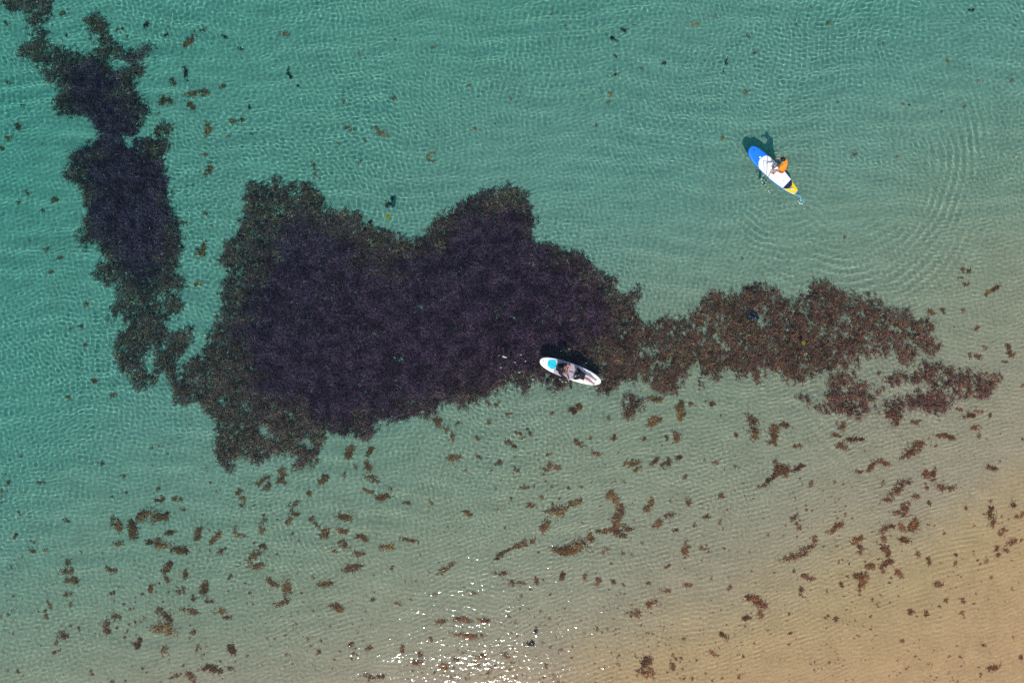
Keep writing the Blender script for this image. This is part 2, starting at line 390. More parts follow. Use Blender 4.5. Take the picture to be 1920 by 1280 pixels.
dark = np.zeros((H_, W_), np.float32)
fill(dark, [(540,400),(640,460),(720,520),(830,470),(880,400),(985,390),(1000,480),(1090,510),(1130,560),(1110,640),(1040,670),(940,700),(800,745),(660,790),(540,760),(470,690),(450,620),(500,520)])
fill(dark, [(110,150),(215,120),(250,180),(240,260),(300,300),(320,380),(320,460),(280,520),(210,480),(170,350),(190,270),(130,200)])
dark = blur(dark, 46, 2)
hi = blur(belt, 14, 2)
n1 = fbm(H_, W_, 26, 5); n2 = fbm(H_, W_, 8, 91, 3); n3 = fbm(H_, W_, 60, 33, 3); n4 = fbm(H_, W_, 14, 57, 3)
n5 = vnoise(H_, W_, 3.2, 401)
gy, gx = np.mgrid[0:H_, 0:W_].astype(np.float32)
torn = np.exp(-(((gx - 540) / 190) ** 2 + ((gy - 830) / 60) ** 2)) + np.exp(-(((gx - 1700) / 130) ** 2 + ((gy - 690) / 110) ** 2)) + .8 * np.exp(-(((gx - 130) / 140) ** 2 + ((gy - 60) / 70) ** 2)) + .6 * np.exp(-(((gx - 290) / 90) ** 2 + ((gy - 600) / 120) ** 2))
streak = vnoise(H_, W_ // 5 + 1, 7, 77).repeat(5, axis=1)[:, :W_]

BROWN = np.array([.235, .105, .058]); OLIVE = np.array([.25, .145, .06]); TAN = np.array([.40, .24, .12]); DEEP = np.array([.120, .046, .084]); PURP = np.array([.145, .060, .082])  # DEEP: dark weed, its purple raised to stand in for reflected sky

def blades(px, py, rnd, tall=.22, big_scale=1.0, deep=None, tone=None, lie=.32):
    """leafy ribbons rooted on the bed at photo-plan positions; returns verts, quads, colours"""
    n = len(px)
    X, Y, Z = on_bed(px, py)
    D = -Z
    tall = np.minimum(tall, D * .55)
    ln = (.11 + .20 * rnd.random(n)) * big_scale; wd = (.022 + .034 * rnd.random(n)) * big_scale
    az = rnd.normal(.15, 1.15, n) + np.where(rnd.random(n) < .5, math.pi, 0)
    el = np.clip(rnd.normal(lie, lie, n), -.05, 1.25)
    base = rnd.random(n) ** 1.3 * tall
    c = np.cos(az); s = np.sin(az); ce = np.cos(el); se = np.sin(el)
    pxv, pyv = -s, c
    tw = rnd.normal(0, .45, n)
    rows = []
    for f, wf, drop in ((0, .75, 0), (.55, 1.0, .04), (1.0, .3, -.18)):
        cx = X + c * ce * ln * f; cy = Y + s * ce * ln * f
        cz = Z + .006 + base + se * ln * f + drop * ln * ce
        cz = np.minimum(np.maximum(cz, Z + .006), -.03)
        for sg in (-1, 1):
            rows.append(np.stack([cx + sg * pxv * wd * .5 * wf, cy + sg * pyv * wd * .5 * wf, np.minimum(cz + sg * wd * .5 * wf * np.sin(tw), -.025)], -1))
    V = np.stack(rows, 1).reshape(-1, 3)
    b = np.arange(n)[:, None] * 6
    Q = np.concatenate([b + np.array([[0, 1, 3, 2]]), b + np.array([[2, 3, 5, 4]])], 0)
    ix = np.clip(px.astype(int), 0, W_ - 1); iy = np.clip(py.astype(int), 0, H_ - 1)
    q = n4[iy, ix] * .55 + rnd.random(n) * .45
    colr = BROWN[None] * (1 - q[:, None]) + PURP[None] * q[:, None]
    ol = np.clip((n1[iy, ix] - .55) * 4, 0, .8) * (rnd.random(n) < .6)
    colr = colr * (1 - ol[:, None]) + OLIVE[None] * ol[:, None]
    tn = (rnd.random(n) < .16 * np.clip(n2[iy, ix] * 2.6 - .9, 0, 1))[:, None]
    colr = np.where(tn, TAN[None] * (.6 + .6 * rnd.random((n, 1))), colr)
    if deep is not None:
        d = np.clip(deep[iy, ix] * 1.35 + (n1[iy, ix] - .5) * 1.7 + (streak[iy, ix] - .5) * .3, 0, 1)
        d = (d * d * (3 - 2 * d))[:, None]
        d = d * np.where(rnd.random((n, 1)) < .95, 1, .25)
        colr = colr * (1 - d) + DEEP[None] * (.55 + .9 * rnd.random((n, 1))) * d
    if tone is not None: colr = colr * np.asarray(tone)[None]
    colr = colr * (.80 + .40 * rnd.random((n, 1))) * np.clip(.30 + (n4[iy, ix] - .3) * 2.0 + (n2[iy, ix] - .5) * 1.4, .35, 1.9)[:, None] ** (.8 if deep is not None else .5)
    C = np.concatenate([np.repeat(colr, 6, 0), np.ones((n * 6, 1))], 1)
    return V, Q, C

m_weed, t, o = material('seaweed')
ca = t.nodes.new('ShaderNodeVertexColor'); ca.layer_name = 'tint'
df = t.nodes.new('ShaderNodeBsdfDiffuse'); tl = t.nodes.new('ShaderNodeBsdfTranslucent')
nz = t.nodes.new('ShaderNodeTexNoise'); nz.inputs['Scale'].default_value = 22.0
gm = t.nodes.new('ShaderNodeNewGeometry'); t.links.new(gm.outputs['Position'], nz.inputs['Vector'])
hs = t.nodes.new('ShaderNodeHueSaturation'); t.links.new(ca.outputs[0], hs.inputs['Color'])
mr = t.nodes.new('ShaderNodeMapRange'); mr.inputs[3].default_value = .75; mr.inputs[4].default_value = 1.3
t.links.new(nz.outputs['Fac'], mr.inputs[0]); t.links.new(mr.outputs[0], hs.inputs['Value'])
t.links.new(hs.outputs[0], df.inputs[0])
t.links.new(df.outputs[0], o.inputs[0])

def weed_object(name, V, Q, C):
    ob = bpy.data.objects.new(name, np_mesh(name, V, Q, True, C))
    ob.data.materials.append(m_weed)
    link(ob)
    return ob

def scatter_mask(mask, per_px, seed, edge=8, rough=.95, thr=.5):
    r = np.random.default_rng(seed)
    soft = blur(mask, edge, 2)
    rough = rough * (1 + .7 * torn)
    f = soft + (n1 - .5) * rough * 1.0 + (n2 - .5) * rough * 1.1 + (n5 - .5) * rough * .8
    dens = np.clip((f - thr) * 3.2 + .25, 0, 1) * (f > thr) * np.clip((soft - .07) * 9, 0, 1)
    dens *= np.clip(.60 + (n4 - .36) * 2.8 + 1.3 * np.clip(dark * 1.6 - .2, 0, 1), .08, 1.0) * (1 + .55 * np.clip(dark * 1.8 - .4, 0, 1)) * np.clip(.5 + soft, 0, 1)
    iy, ix = np.nonzero(dens > .02)
    cnt = r.poisson(dens[iy, ix] * per_px)
    iy = np.repeat(iy, cnt); ix = np.repeat(ix, cnt)
    return ix + r.random(len(ix)), iy + r.random(len(iy))

PER = .48
for nm, mk, lab, seed, thr in (('seaweed_bed', big, 'vast dark purple brown seaweed bed filling the middle, under the white paddleboard', 11, .47),
                          ('seaweed_bed', strip, 'narrow dark ragged seaweed strip running down beside the vast bed', 12, .47),
                          ('seaweed_bed', belt, 'brown mottled seaweed belt with pale sandy gaps, tapering towards the shore', 13, .50)):
    px, py = scatter_mask(mk, PER * (1.25 if mk is belt else 1), seed, thr=thr, rough=1.55 if mk is belt else 1.15)
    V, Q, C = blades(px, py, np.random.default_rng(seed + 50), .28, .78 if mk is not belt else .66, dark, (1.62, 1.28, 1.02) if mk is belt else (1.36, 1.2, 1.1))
    ob = weed_object(nm, V, Q, C)
    tag(ob, lab, 'seaweed', 'seaweed beds', 'stuff')

# ---- clumps standing apart on the sand: centre, radii, tilt (photo plan)
CL = []
def add(s, x0=0, y0=0, sc_=1.0, shade='b'):
    for w in s.split(';'):
        w = w.strip()
        if not w: continue
        a = [float(x) for x in w.split(',')]
        cx, cy, rx = a[:3]; ry = a[3] if len(a) > 3 else rx; an = a[4] if len(a) > 4 else 0
        CL.append((x0 + cx / sc_, y0 + cy / sc_, rx, ry, an, shade))
add('353,79,18,9,-45;381,56,6,6;120,25,7;223,56,10,4;239,70,4;325,154,5,9;310,190,17,9,-20;367,176,20,8;358,200,8,10;297,213,4;390,243,8,15,20;436,228,5,7;451,226,8,4;389,321,7,17,15;384,290,7,2;32,237,8,10;13,262,5,8;23,256,4;4,279,6;102,376,6,10,20;52,361,4,6;35,377,5;79,397,4,6;16,154,7,3;44,198,4;11,43,6;387,400,3')
add('376,474,13,8,20;382,462,5,14;87,468,6,5;112,483,6,5;92,511,9,4;161,570,5,7;152,612,6,5;159,646,4,6;177,713,5,9;214,740,7,5;129,745,4;344,419,10,4,15;386,401,4;397,422,3;372,532,10,5,-30;132,616,5,3')
add('190,868,6,5;75,904,7,4;16,903,5;231,892,5;4,921,4;235,922,5,3;297,916,4;299,937,10,7;217,981,9,17,-20;249,991,15,15;269,967,13,12;299,968,19,15;333,934,8,9;341,955,6,4;223,1019,9,8;281,1016,7,9;300,1021,13,15;318,999,12,6,-30;338,1031,18,8;369,1001,9,17,25;402,1008,9,16,20;440,995,6,8;449,1003,9,5;415,1031,8,5,-20;28,1006,5,6;126,976,5,4;61,1032,7,4;85,1032,5,3;128,1054,5,9;126,1070,10,8;133,1088,11,11;126,1114,7,7;207,1067,10,6;313,1063,9,14;313,1086,8,8;348,1078,7,9;285,1101,8,10;210,1111,4;338,1108,10,7;384,1103,9,15,20;363,1121,6,5;394,1126,8,6;92,1132,5,7;87,1150,6,7;133,1134,5;217,1155,8,8;200,1175,8,13,30;358,1145,14,7,10;410,1145,12,5;427,1157,8,4;310,1155,12,15;305,1178,22,14;259,1206,9,11;308,1218,9,5;371,1214,4,7;359,1188,6,8;105,1204,5;105,1222,7;118,1191,10,7;34,1260,4,5;435,1217,6,14;397,1254,20,9,-8;359,1270,12,10;430,1252,5;328,1268,8,4;207,1275,5,3;148,1177,3,5')
add('448,922,11,5,-20;455,935,6,9;452,947,5;491,901,13,9;500,913,10,8;529,890,13,10;530,903,8,6;607,898,7,15,25;580,928,8,7;551,945,10,6;553,961,9,6;542,977,9,8;496,974,8,6;490,990,5,11,15;584,972,6,7;593,983,7,5;607,999,7,17,25;643,968,15,9,-8;640,995,12,6;677,1007,14,6,5;641,1019,12,7;626,1031,5,7;656,847,12,14;693,847,12,6,-25;691,874,6,14;697,896,13,6;667,875,5;645,890,4,6;851,858,12,8,-20;689,920,10,5;732,915,5;719,931,13,9,20;807,940,6,5;762,943,8,3;877,961,10,5;727,1026,13,6,10;767,1012,18,4,8;670,1037,11,6;481,1038,12,9;477,1060,14,9;492,1023,9,6;664,1065,20,8;510,1092,14,9,20;537,1107,9,16,-15;530,1131,12,5,-25;431,1081,4,6;605,1095,15,5,-20;835,1066,17,5,-45;735,1064,4,5')
add('1079,765,11,12;955,777,6,5;1034,775,4,5;932,757,6,5;916,757,4,6;822,792,9,11;837,805,7,5;859,794,6,4;915,792,7,5;849,820,8,7;896,820,6,6;991,807,6,6;971,811,7,5;981,820,5,3;957,832,11,4,15;899,856,6,7;935,869,6,8;967,879,6,6;1024,877,10,9;1042,875,6,8;1087,832,10,8;1117,850,6,10,-25;1106,821,3,5;1154,820,4;1142,784,4;1025,853,6,3')
add('1226,791,12,13;1227,749,13,7;1276,764,14,13;1275,782,7,9;1330,755,8;1297,759,8,4;1412,805,20,16;1381,817,5,6;1452,810,13,14;1472,797,14,6;1447,830,10,7;1495,837,7,6;1267,817,12,10;1250,821,6,5;1205,824,5;1152,821,5,4;1185,868,14,6,-30;1194,879,9,5;1250,867,9,8;1227,865,11,5,-35;1271,857,9,6;1340,867,7,4;1285,892,5,4;1465,877,20,13,20;1447,897,16,8,-40;1497,877,12,5,-25;1430,911,10,3;1520,907,6;1610,884,6,3;1352,930,9,5,-20;1216,946,9,11;1232,982,10,11;1147,935,9,18,-25;1157,967,10,15;1155,988,13,10;1577,797,7,12;1575,836,11,8;1602,824,17,5,-8;1567,816,12,4;1290,942,4,9;1325,969,8,4;1350,979,5,4;1490,970,7,6;1495,985,8,8;1565,990,15,6,-25;1255,966,9,5')
add('1022,985,6,18,32;1040,958,16,12,-30;1070,947,20,6,-25;940,1040,18,4,-28;980,1020,26,5,-27;1064,1029,37,15,-8;1105,1007,6,12;1129,996,14,6;1142,928,9,9;1160,998,14,9;1173,989,12,5;1134,1031,7,6;993,948,9,5,-30;1016,932,5;959,935,4,3;985,913,9,3;1068,915,4;1055,1077,9,8;939,1075,12,4;967,1092,12,5,10;1005,1088,4,10;1097,1081,8,6;1121,1092,8;1151,1092,5,6;1247,1107,9,6;1285,1029,5,12;1289,1097,10,5,30;1250,1061,6,3;1167,1035,5,4')
add('1710,845,26,12,-12;1657,867,13,5,10;1632,877,11,6,-35;1612,884,6,2;1772,817,15,6;1830,802,8,7;1835,817,5;1742,892,13,9,20;1750,886,5,10;1737,912,4,7;1772,915,16,6,10;1685,915,22,10,-15;1665,937,9,6;1697,950,7,12;1682,962,13,5;1712,985,15,12;1692,990,9,8;1660,990,15,5;1695,1012,14,7;1605,1012,13,8;1612,1030,8;1655,1005,5,10;1662,1032,12,9;1497,1037,30,9,-15;1527,1012,8,6;1490,1070,5;1512,1081,12,6;1612,1082,14,10;1615,1097,7,12;1655,1067,7,6;1685,1075,9,8;1665,1055,12,7;1630,1062,12,6;1720,1037,5,8;1740,1050,6,7;1792,1055,4,6;1792,1040,4;1810,952,4,5;1857,962,10,12;1862,982,8;1880,997,8,6;1900,947,5,9;1915,965,6,7;1900,1015,10,6;1870,1032,8,9;1885,1031,6,5;1849,1050,3,6;1860,877,14,4,10;1717,930,9,5,30;1742,942,6,5;1655,906,5,4;1577,1094,6,5;1757,1095,9,6')
add('1737,1150,5,6;1709,1146,6;1567,1157,7,6;1550,1156,5,3;1775,1125,5;1805,1127,6;1804,1149,4,7;1862,1252,13,5,-35;1840,1262,5,4;1690,1202,3,6;1481,1187,5,3;1637,1125,4,3;1845,1210,4;1914,1232,5;1408,1120,12,8;1424,1130,14,9;1426,1152,8,6;1400,1158,11,5;1355,1189,11,5,40;1334,1224,10,5;1211,1241,13,13;1210,1259,17,9;1222,1132,11,10;1192,1149,12,6;1265,1232,4,7;1260,1247,7,6;1367,1102,5;1502,1111,6,8;1216,1093,4;1266,995,5,6;1317,1028,8,4;1385,1268,3,5;1281,1197,4')
add('630,1139,12,8;700,1123,5;745,1131,7,4;782,1241,10,6;834,1247,11,8;904,1229,8,6;948,1228,8,6;904,1162,12,6;869,1161,18,6;825,1165,10,6;808,1200,5,6;881,1191,28,5;691,1268,10,5;715,1268,9,5;659,1207,7,6;691,1215,6;598,1222,5;854,1236,7;895,1247,6,4;886,1112,8,4;811,1115,7,3;755,1215,7;787,1225,8,6')
add('654,241,10,6;712,247,16,6,25;683,261,4,6;635,271,4;738,187,6;881,161,5;814,88,6,5;671,101,5;890,242,7,4;808,290,8,5;803,298,4,6;813,303,5,4;590,314,6,8;591,331,4,5;674,305,4,3;645,190,4,5;531,64,12,6;417,162,8,4;428,255,4;957,184,5')
add('1305,47,7,8;1061,52,3,6;1354,260,6,5;1143,180,4,10;1141,193,4,5;1203,128,6,3;1397,173,8,4;1340,33,4,5;1036,25,5,4;1404,68,7,3;1115,236,4;1554,43,5;1520,16,3;1652,81,5,4;1775,115,6,4;1835,152,4;1896,151,5;1603,289,5;1683,295,3;1808,200,3;1570,191,4,3;1693,196,3')
add('1806,507,4,8;1817,509,4,8;1803,521,5,4;1810,532,8,4;1867,540,13,4,-30;1850,550,7,6;1745,584,9,6;1768,583,6,7;1806,584,5;1890,650,6,8;1895,664,7,9;1883,678,6,4;1832,668,9,6;1846,652,5;1818,668,5;1832,615,5;1817,779,12,6;1836,772,8,4;1857,780,5,4;1799,767,5,6;1717,791,10,5;1679,788,10,8;1650,699,6,5;1916,724,4')
# dark scraps adrift near the surface of the deeper water
add('312,66,5;347,130,4,8;349,145,3,10;275,49,7;126,67,4;541,130,4;543,142,4,8;557,162,4;420,69,6,4,40;448,91,6,4,40;728,385,5,9;735,372,5;690,416,9,3;1150,72,5,8;1169,56,7,5,30;1362,116,5;1246,120,6,4;1154,141,6,4;1154,107,4;1819,20,7,3,-20;994,1206,9,6,-10;1005,1183,3,8,20;468,200,5;1405,540,14,5;1420,533,9,4', shade='d')

def clump_blades(cx, cy, rx, ry, an, r, shade):
    faint = shade == 'b' and cy < 440 and cx > 470; rx = rx * (.85 if faint else .92); ry = ry * (.85 if faint else .92); an = an if max(rx, ry) > 1.35 * min(rx, ry) else r.random() * 360; A = math.pi * (rx + 1) * (ry + 1)
    n = int(max(3, (.8 if faint else 1.0) * A * ((.50 + .45 * r.random()) if shade == 'b' else .7)))
    # each clump straggles along its own wandering spine, with a few strays
    m_ = 7; sp_x = np.linspace(-.74, .74, m_) + r.normal(0, .14, m_); sp_y = np.cumsum(r.normal(0, .46, m_)); sp_y = np.clip(sp_y - sp_y.mean(), -.75, .75)
    fatn = .12 + .30 * r.random(m_) ** 1.5; wgt = (.25 + r.random(m_)) * fatn; k = r.choice(m_, n, p=wgt / wgt.sum())
    f_ = r.random(n); k2_ = np.minimum(k + 1, m_ - 1)
    ex = sp_x[k] * (1 - f_) + sp_x[k2_] * f_ + r.normal(0, 1, n) * fatn[k]; ey = sp_y[k] * (1 - f_) + sp_y[k2_] * f_ + r.normal(0, 1, n) * fatn[k]
    if n < 1: n = 1
    a = math.radians(an)
    px = cx + rx * ex * math.cos(a) - ry * ey * math.sin(a); py = cy + rx * ex * math.sin(a) + ry * ey * math.cos(a)
    if n > 25:   # eaten through in places
        g = n2[np.clip(py.astype(int), 0, H_ - 1), np.clip(px.astype(int), 0, W_ - 1)] * .5 + n5[np.clip(py.astype(int), 0, H_ - 1), np.clip(px.astype(int), 0, W_ - 1)] * .5
        ok = g > np.quantile(g, .32); px = px[ok]; py = py[ok]
    tone = (.34, .36, .42) if shade == 'd' else np.array((1.95, 1.42, .82)) * (.70 + .65 * r.random()) * (1.5 if faint else 1.0)
    return blades(px, py, r, .012 + .008 * min(rx, ry), .30 + .022 * min(max(rx, ry), 12), None, tone, .16)

ZONES = [
    (lambda x, y: y < 420 and x < 480, 'beside the narrow weed strip'),
    (lambda x, y: y < 430 and x < 1000, 'above the vast dark bed'),
    (lambda x, y: y < 430 and x < 1380, 'on turquoise upper middle sand'),
    (lambda x, y: y < 430, 'around the blue board'),
    (lambda x, y: y < 860 and x < 480, 'by the narrow strip foot'),
    (lambda x, y: x > 1620 and y < 800, 'at the tapering belt tip'),
    (lambda x, y: y < 895 and x < 1130, 'just below the vast bed'),
    (lambda x, y: y < 905 and x < 1620, 'just below the brown belt'),
    (lambda x, y: x < 480, 'in the greenish bottom corner'),
    (lambda x, y: x < 900, 'around the sun glints'),
    (lambda x, y: x < 1300, 'on olive bottom middle sand'),
    (lambda x, y: True, 'on rippled orange sand'),
]
ORD = ['largest', 'second largest', 'third largest', 'fourth largest', 'fifth largest', 'sixth largest', 'seventh largest', 'eighth largest']
CLOCK = 'twelve one two three four five six seven eight nine ten eleven'.split()
things = sorted([c for c in CL if max(c[2], c[3]) >= 5.0 and c[2] * c[3] >= 22], key=lambda c: -c[2] * c[3])
keep = things[:295]
kset = set(keep); scraps = [c for c in CL if c not in kset]
rank = {}; anchors = {}; used = {}
for i, c in enumerate(keep):
    cx, cy, rx, ry, an, shade = c
    r = np.random.default_rng(1000 + i)
    V, Q, C = clump_blades(cx, cy, rx, ry, an, r, shade)
    X, Y, Z = on_bed(cx, cy); org = np.array([float(X), float(Y), float(Z)])
    ob = weed_object('seaweed_clump', V - org, Q, C)
    ob.location = org
    zi, zn = next((k, z[1]) for k, z in enumerate(ZONES) if z[0](cx, cy))
    long_ = max(rx, ry) > 2.1 * min(rx, ry)
    key = (zi, long_, shade); rank[key] = rank.get(key, 0) + 1
    nm = ('dark drifting weed scrap ' if shade == 'd' else ('long brown weed streak ' if long_ else 'brown weed clump '))
    if rank[key] <= 8:
        lab = ORD[rank[key] - 1] + ' ' + nm + zn
        if shade == 'b' and not long_: anchors.setdefault(zi, []).append((cx, cy, ORD[rank[key] - 1]))
    else:
        ax, ay, on = min(anchors[zi], key=lambda a: math.hypot(a[0] - cx, a[1] - cy))
        hr = CLOCK[int(round(math.degrees(math.atan2(cx - ax, ay - cy)) / 30)) % 12]
        lab = 'small ' + ('streak' if long_ else 'clump') + ' at ' + hr + " o'clock from " + on.replace(' largest', '-largest') + ' clump ' + zn
        used[lab] = used.get(lab, 0) + 1
        if used[lab] > 1: lab = lab.replace('small', ('small', 'smaller', 'still smaller', 'tiny')[min(used[lab], 4) - 1], 1)
    tag(ob, lab, 'seaweed', 'weed clumps ' + zn)

# crumbs of weed nobody could count
r = np.random.default_rng(303)
parts = [clump_blades(*c[:5], np.random.default_rng(int(c[0] * 7 + c[1])), c[5]) for c in scraps]
dens = np.zeros((H_, W_), np.float32)
yy, xx = np.mgrid[0:H_, 0:W_]
dens += .05 + .9 * np.clip((yy - 780) / 300, 0, 1) * np.clip(n3 * 2 - .45, 0, 1.2)
dens += 1.6 * np.exp(-(((xx - 900) / 260) ** 2 + ((yy - 1200) / 70) ** 2)) + .8 * np.exp(-(((xx - 1600) / 200) ** 2 + ((yy - 1040) / 90) ** 2))
dens += .14 * np.exp(-(((xx - 1250) / 420) ** 2 + ((yy - 60) / 90) ** 2))
dens *= np.clip(fbm(H_, W_, 90, 611, 3) * 3.2 - 1.1, .06, 2) * np.clip(n4 * 3 - .9, .1, 2)
flat = (dens / dens.max()).ravel()
pick = np.nonzero(r.random(flat.size) < flat * 1500 / flat.sum())[0]
for k in pick:
    cy, cx = divmod(int(k), W_)
    s = .35 + 1.9 * r.random() ** 3
    parts.append(clump_blades(cx, cy, s * (1 + .8 * r.random()), s, r.random() * 180, r, 'd' if (cy < 330 and r.random() < .3) else 'b'))
off = 0; VV = []; QQ = []; CC = []
for V, Q, C in parts:
    VV.append(V); QQ.append(Q + off); CC.append(C); off += len(V)
ob = weed_object('seaweed_litter', np.concatenate(VV), np.concatenate(QQ), np.concatenate(CC))
tag(ob, 'tiny brown weed crumbs strewn all over the sand', 'seaweed', kind='stuff')

# ------------------------------------------------------------------ paddleboards
class Board:
    """outline: (station 0..1, half width m). local x along the board, y across, z up; waterline at z = 0"""
    def __init__(self, name, a, b, outline, th=.13, deck=.105, rock=(.05, .02), sgn=1):
        A = at(*a, deck); B = at(*b, deck)
        d = B - A; self.L = math.hypot(d.x, d.y); self.ang = math.atan2(d.y, d.x)
        self.o = bpy.data.objects.new(name, None); link(self.o)
        self.o.location = (A.x, A.y, 0); self.o.rotation_euler = (0, 0, self.ang)
        self.us = np.array([p[0] for p in outline]); self.hw = np.array([p[1] for p in outline])
        self.th = th; self.deck = deck; self.rock = rock
    def half(self, u): return float(np.interp(u, self.us, self.hw))
    def mid(self, u):
        return self.deck - self.th / 2 + self.rock[0] * max(0, (.22 - u) / .22) ** 2 + self.rock[1] * max(0, (u - .8) / .2) ** 2
    def thick(self, u): return self.th * (1 - .45 * max(0, (.08 - u) / .08) ** 2 - .45 * max(0, (u - .93) / .07) ** 2)
    def top(self, u, y):
        h = max(self.half(u), 1e-4); s = min(abs(y) / h, .9999)
        return self.mid(u) + self.thick(u) / 2 * (1 - s ** 5) ** .2
    def world(self, u, y, z):
        return self.o.matrix_basis @ Vector((u * self.L, y, z))
    def hull(self, mats, split=None):
        K = 28; us = np.concatenate([np.linspace(0, .06, 7)[:-1] , np.linspace(.06, .94, 33), np.linspace(.94, 1, 7)[1:]])
        bm = bmesh.new(); rings = []
        for u in us:
            h = max(self.half(u), .004); t2 = self.thick(u) / 2; ring = []
            for k in range(K):
                a = 2 * math.pi * k / K; c, s = math.cos(a), math.sin(a)
                ring.append(bm.verts.new((u * self.L, h * math.copysign(abs(c) ** .4, c), self.mid(u) + t2 * math.copysign(abs(s) ** .4, s))))
            rings.append(ring)
        for i in range(len(rings) - 1):
            for k in range(K):
                f = bm.faces.new((rings[i][k], rings[i][(k + 1) % K], rings[i + 1][(k + 1) % K], rings[i + 1][k])); f.smooth = True
                if split: f.material_index = split(us[i], k, K)
        bm.faces.new(rings[0]); bm.faces.new(rings[-1][::-1])
        bmesh.ops.recalc_face_normals(bm, faces=bm.faces)
        me = bpy.data.meshes.new('hull'); bm.to_mesh(me); bm.free()
        for m in mats: me.materials.append(m)
        return link(bpy.data.objects.new('hull', me), self.o)
    def patch(self, name, poly, mat, lift=.006, nu=30, nv=20, parent=None):
        """a thin pad glued on the deck; poly is convex across, in (u m, y m)"""
        P = np.array(poly, float); u0, u1 = P[:, 0].min(), P[:, 0].max()
        bm = bmesh.new(); rows = []
        for i in range(nu + 1):
            x = u0 + (u1 - u0) * (.004 + .992 * i / nu); ys = []
            for (ax, ay), (bx, by) in zip(P, np.roll(P, -1, 0)):
                if (ax - x) * (bx - x) <= 0 and ax != bx: ys.append(ay + (by - ay) * (x - ax) / (bx - ax))
            if len(ys) < 2: continue
            lo, hi_ = min(ys), max(ys)
            lim = self.half(x / self.L) * .985; lo = max(lo, -lim); hi_ = min(hi_, lim)
            if hi_ - lo < 1e-4: continue
            rows.append([bm.verts.new((x, lo + (hi_ - lo) * j / nv, self.top(x / self.L, lo + (hi_ - lo) * j / nv) + lift)) for j in range(nv + 1)])
        for i in range(len(rows) - 1):
            for j in range(nv):
                bm.faces.new((rows[i][j], rows[i + 1][j], rows[i + 1][j + 1], rows[i][j + 1]))
        ext = bmesh.ops.extrude_edge_only(bm, edges=[e for e in bm.edges if e.is_boundary])
        for v in ext['geom']:
            if isinstance(v, bmesh.types.BMVert): v.co.z -= lift + .006
        bmesh.ops.recalc_face_normals(bm, faces=bm.faces)
        me = bpy.data.meshes.new(name); bm.to_mesh(me); bm.free(); me.materials.append(mat)
        return link(bpy.data.objects.new(name, me), parent or self.o)
    def tube(self, name, pts, rad, mat, parent=None):
        return link(tube_obj(name, [Vector(p) for p in pts], rad, mat), parent or self.o)
    def plug(self, name, x, y, rad, mat, h=.012):
        bm = bmesh.new(); bmesh.ops.create_cone(bm, cap_ends=True, segments=14, radius1=rad, radius2=rad * .8, depth=h)
        bmesh.ops.create_cone(bm, cap_ends=True, segments=10, radius1=rad * .45, radius2=rad * .35, depth=h * 1.8)
        z = self.top(x / self.L, y) + h * .35
        for v in bm.verts: v.co += Vector((x, y, z))
        me = bpy.data.meshes.new(name); bm.to_mesh(me); bm.free(); me.materials.append(mat)
        return link(bpy.data.objects.new(name, me), self.o)

def tube_mesh(name, pts, rad, mat, seg=8):
    bm = bmesh.new(); rings = []; n = len(pts)
    for i, p in enumerate(pts):
        d = (pts[min(i + 1, n - 1)] - pts[max(i - 1, 0)]).normalized()
        a = d.cross(Vector((0, 0, 1)));
        if a.length < 1e-3: a = d.cross(Vector((1, 0, 0)))
        a.normalize(); b = d.cross(a); r_ = rad[i] if isinstance(rad, (list, tuple)) else rad
        rings.append([bm.verts.new(p + a * r_ * math.cos(2 * math.pi * k / seg) + b * r_ * math.sin(2 * math.pi * k / seg)) for k in range(seg)])
    for i in range(n - 1):
        for k in range(seg):
            f = bm.faces.new((rings[i][k], rings[i][(k + 1) % seg], rings[i + 1][(k + 1) % seg], rings[i + 1][k])); f.smooth = True
    bm.faces.new(rings[0]); bm.faces.new(rings[-1])
    bmesh.ops.recalc_face_normals(bm, faces=bm.faces)
    me = bpy.data.meshes.new(name); bm.to_mesh(me); bm.free(); me.materials.append(mat)
    return me
def tube_obj(name, pts, rad, mat, seg=8): return bpy.data.objects.new(name, tube_mesh(name, pts, rad, mat, seg))

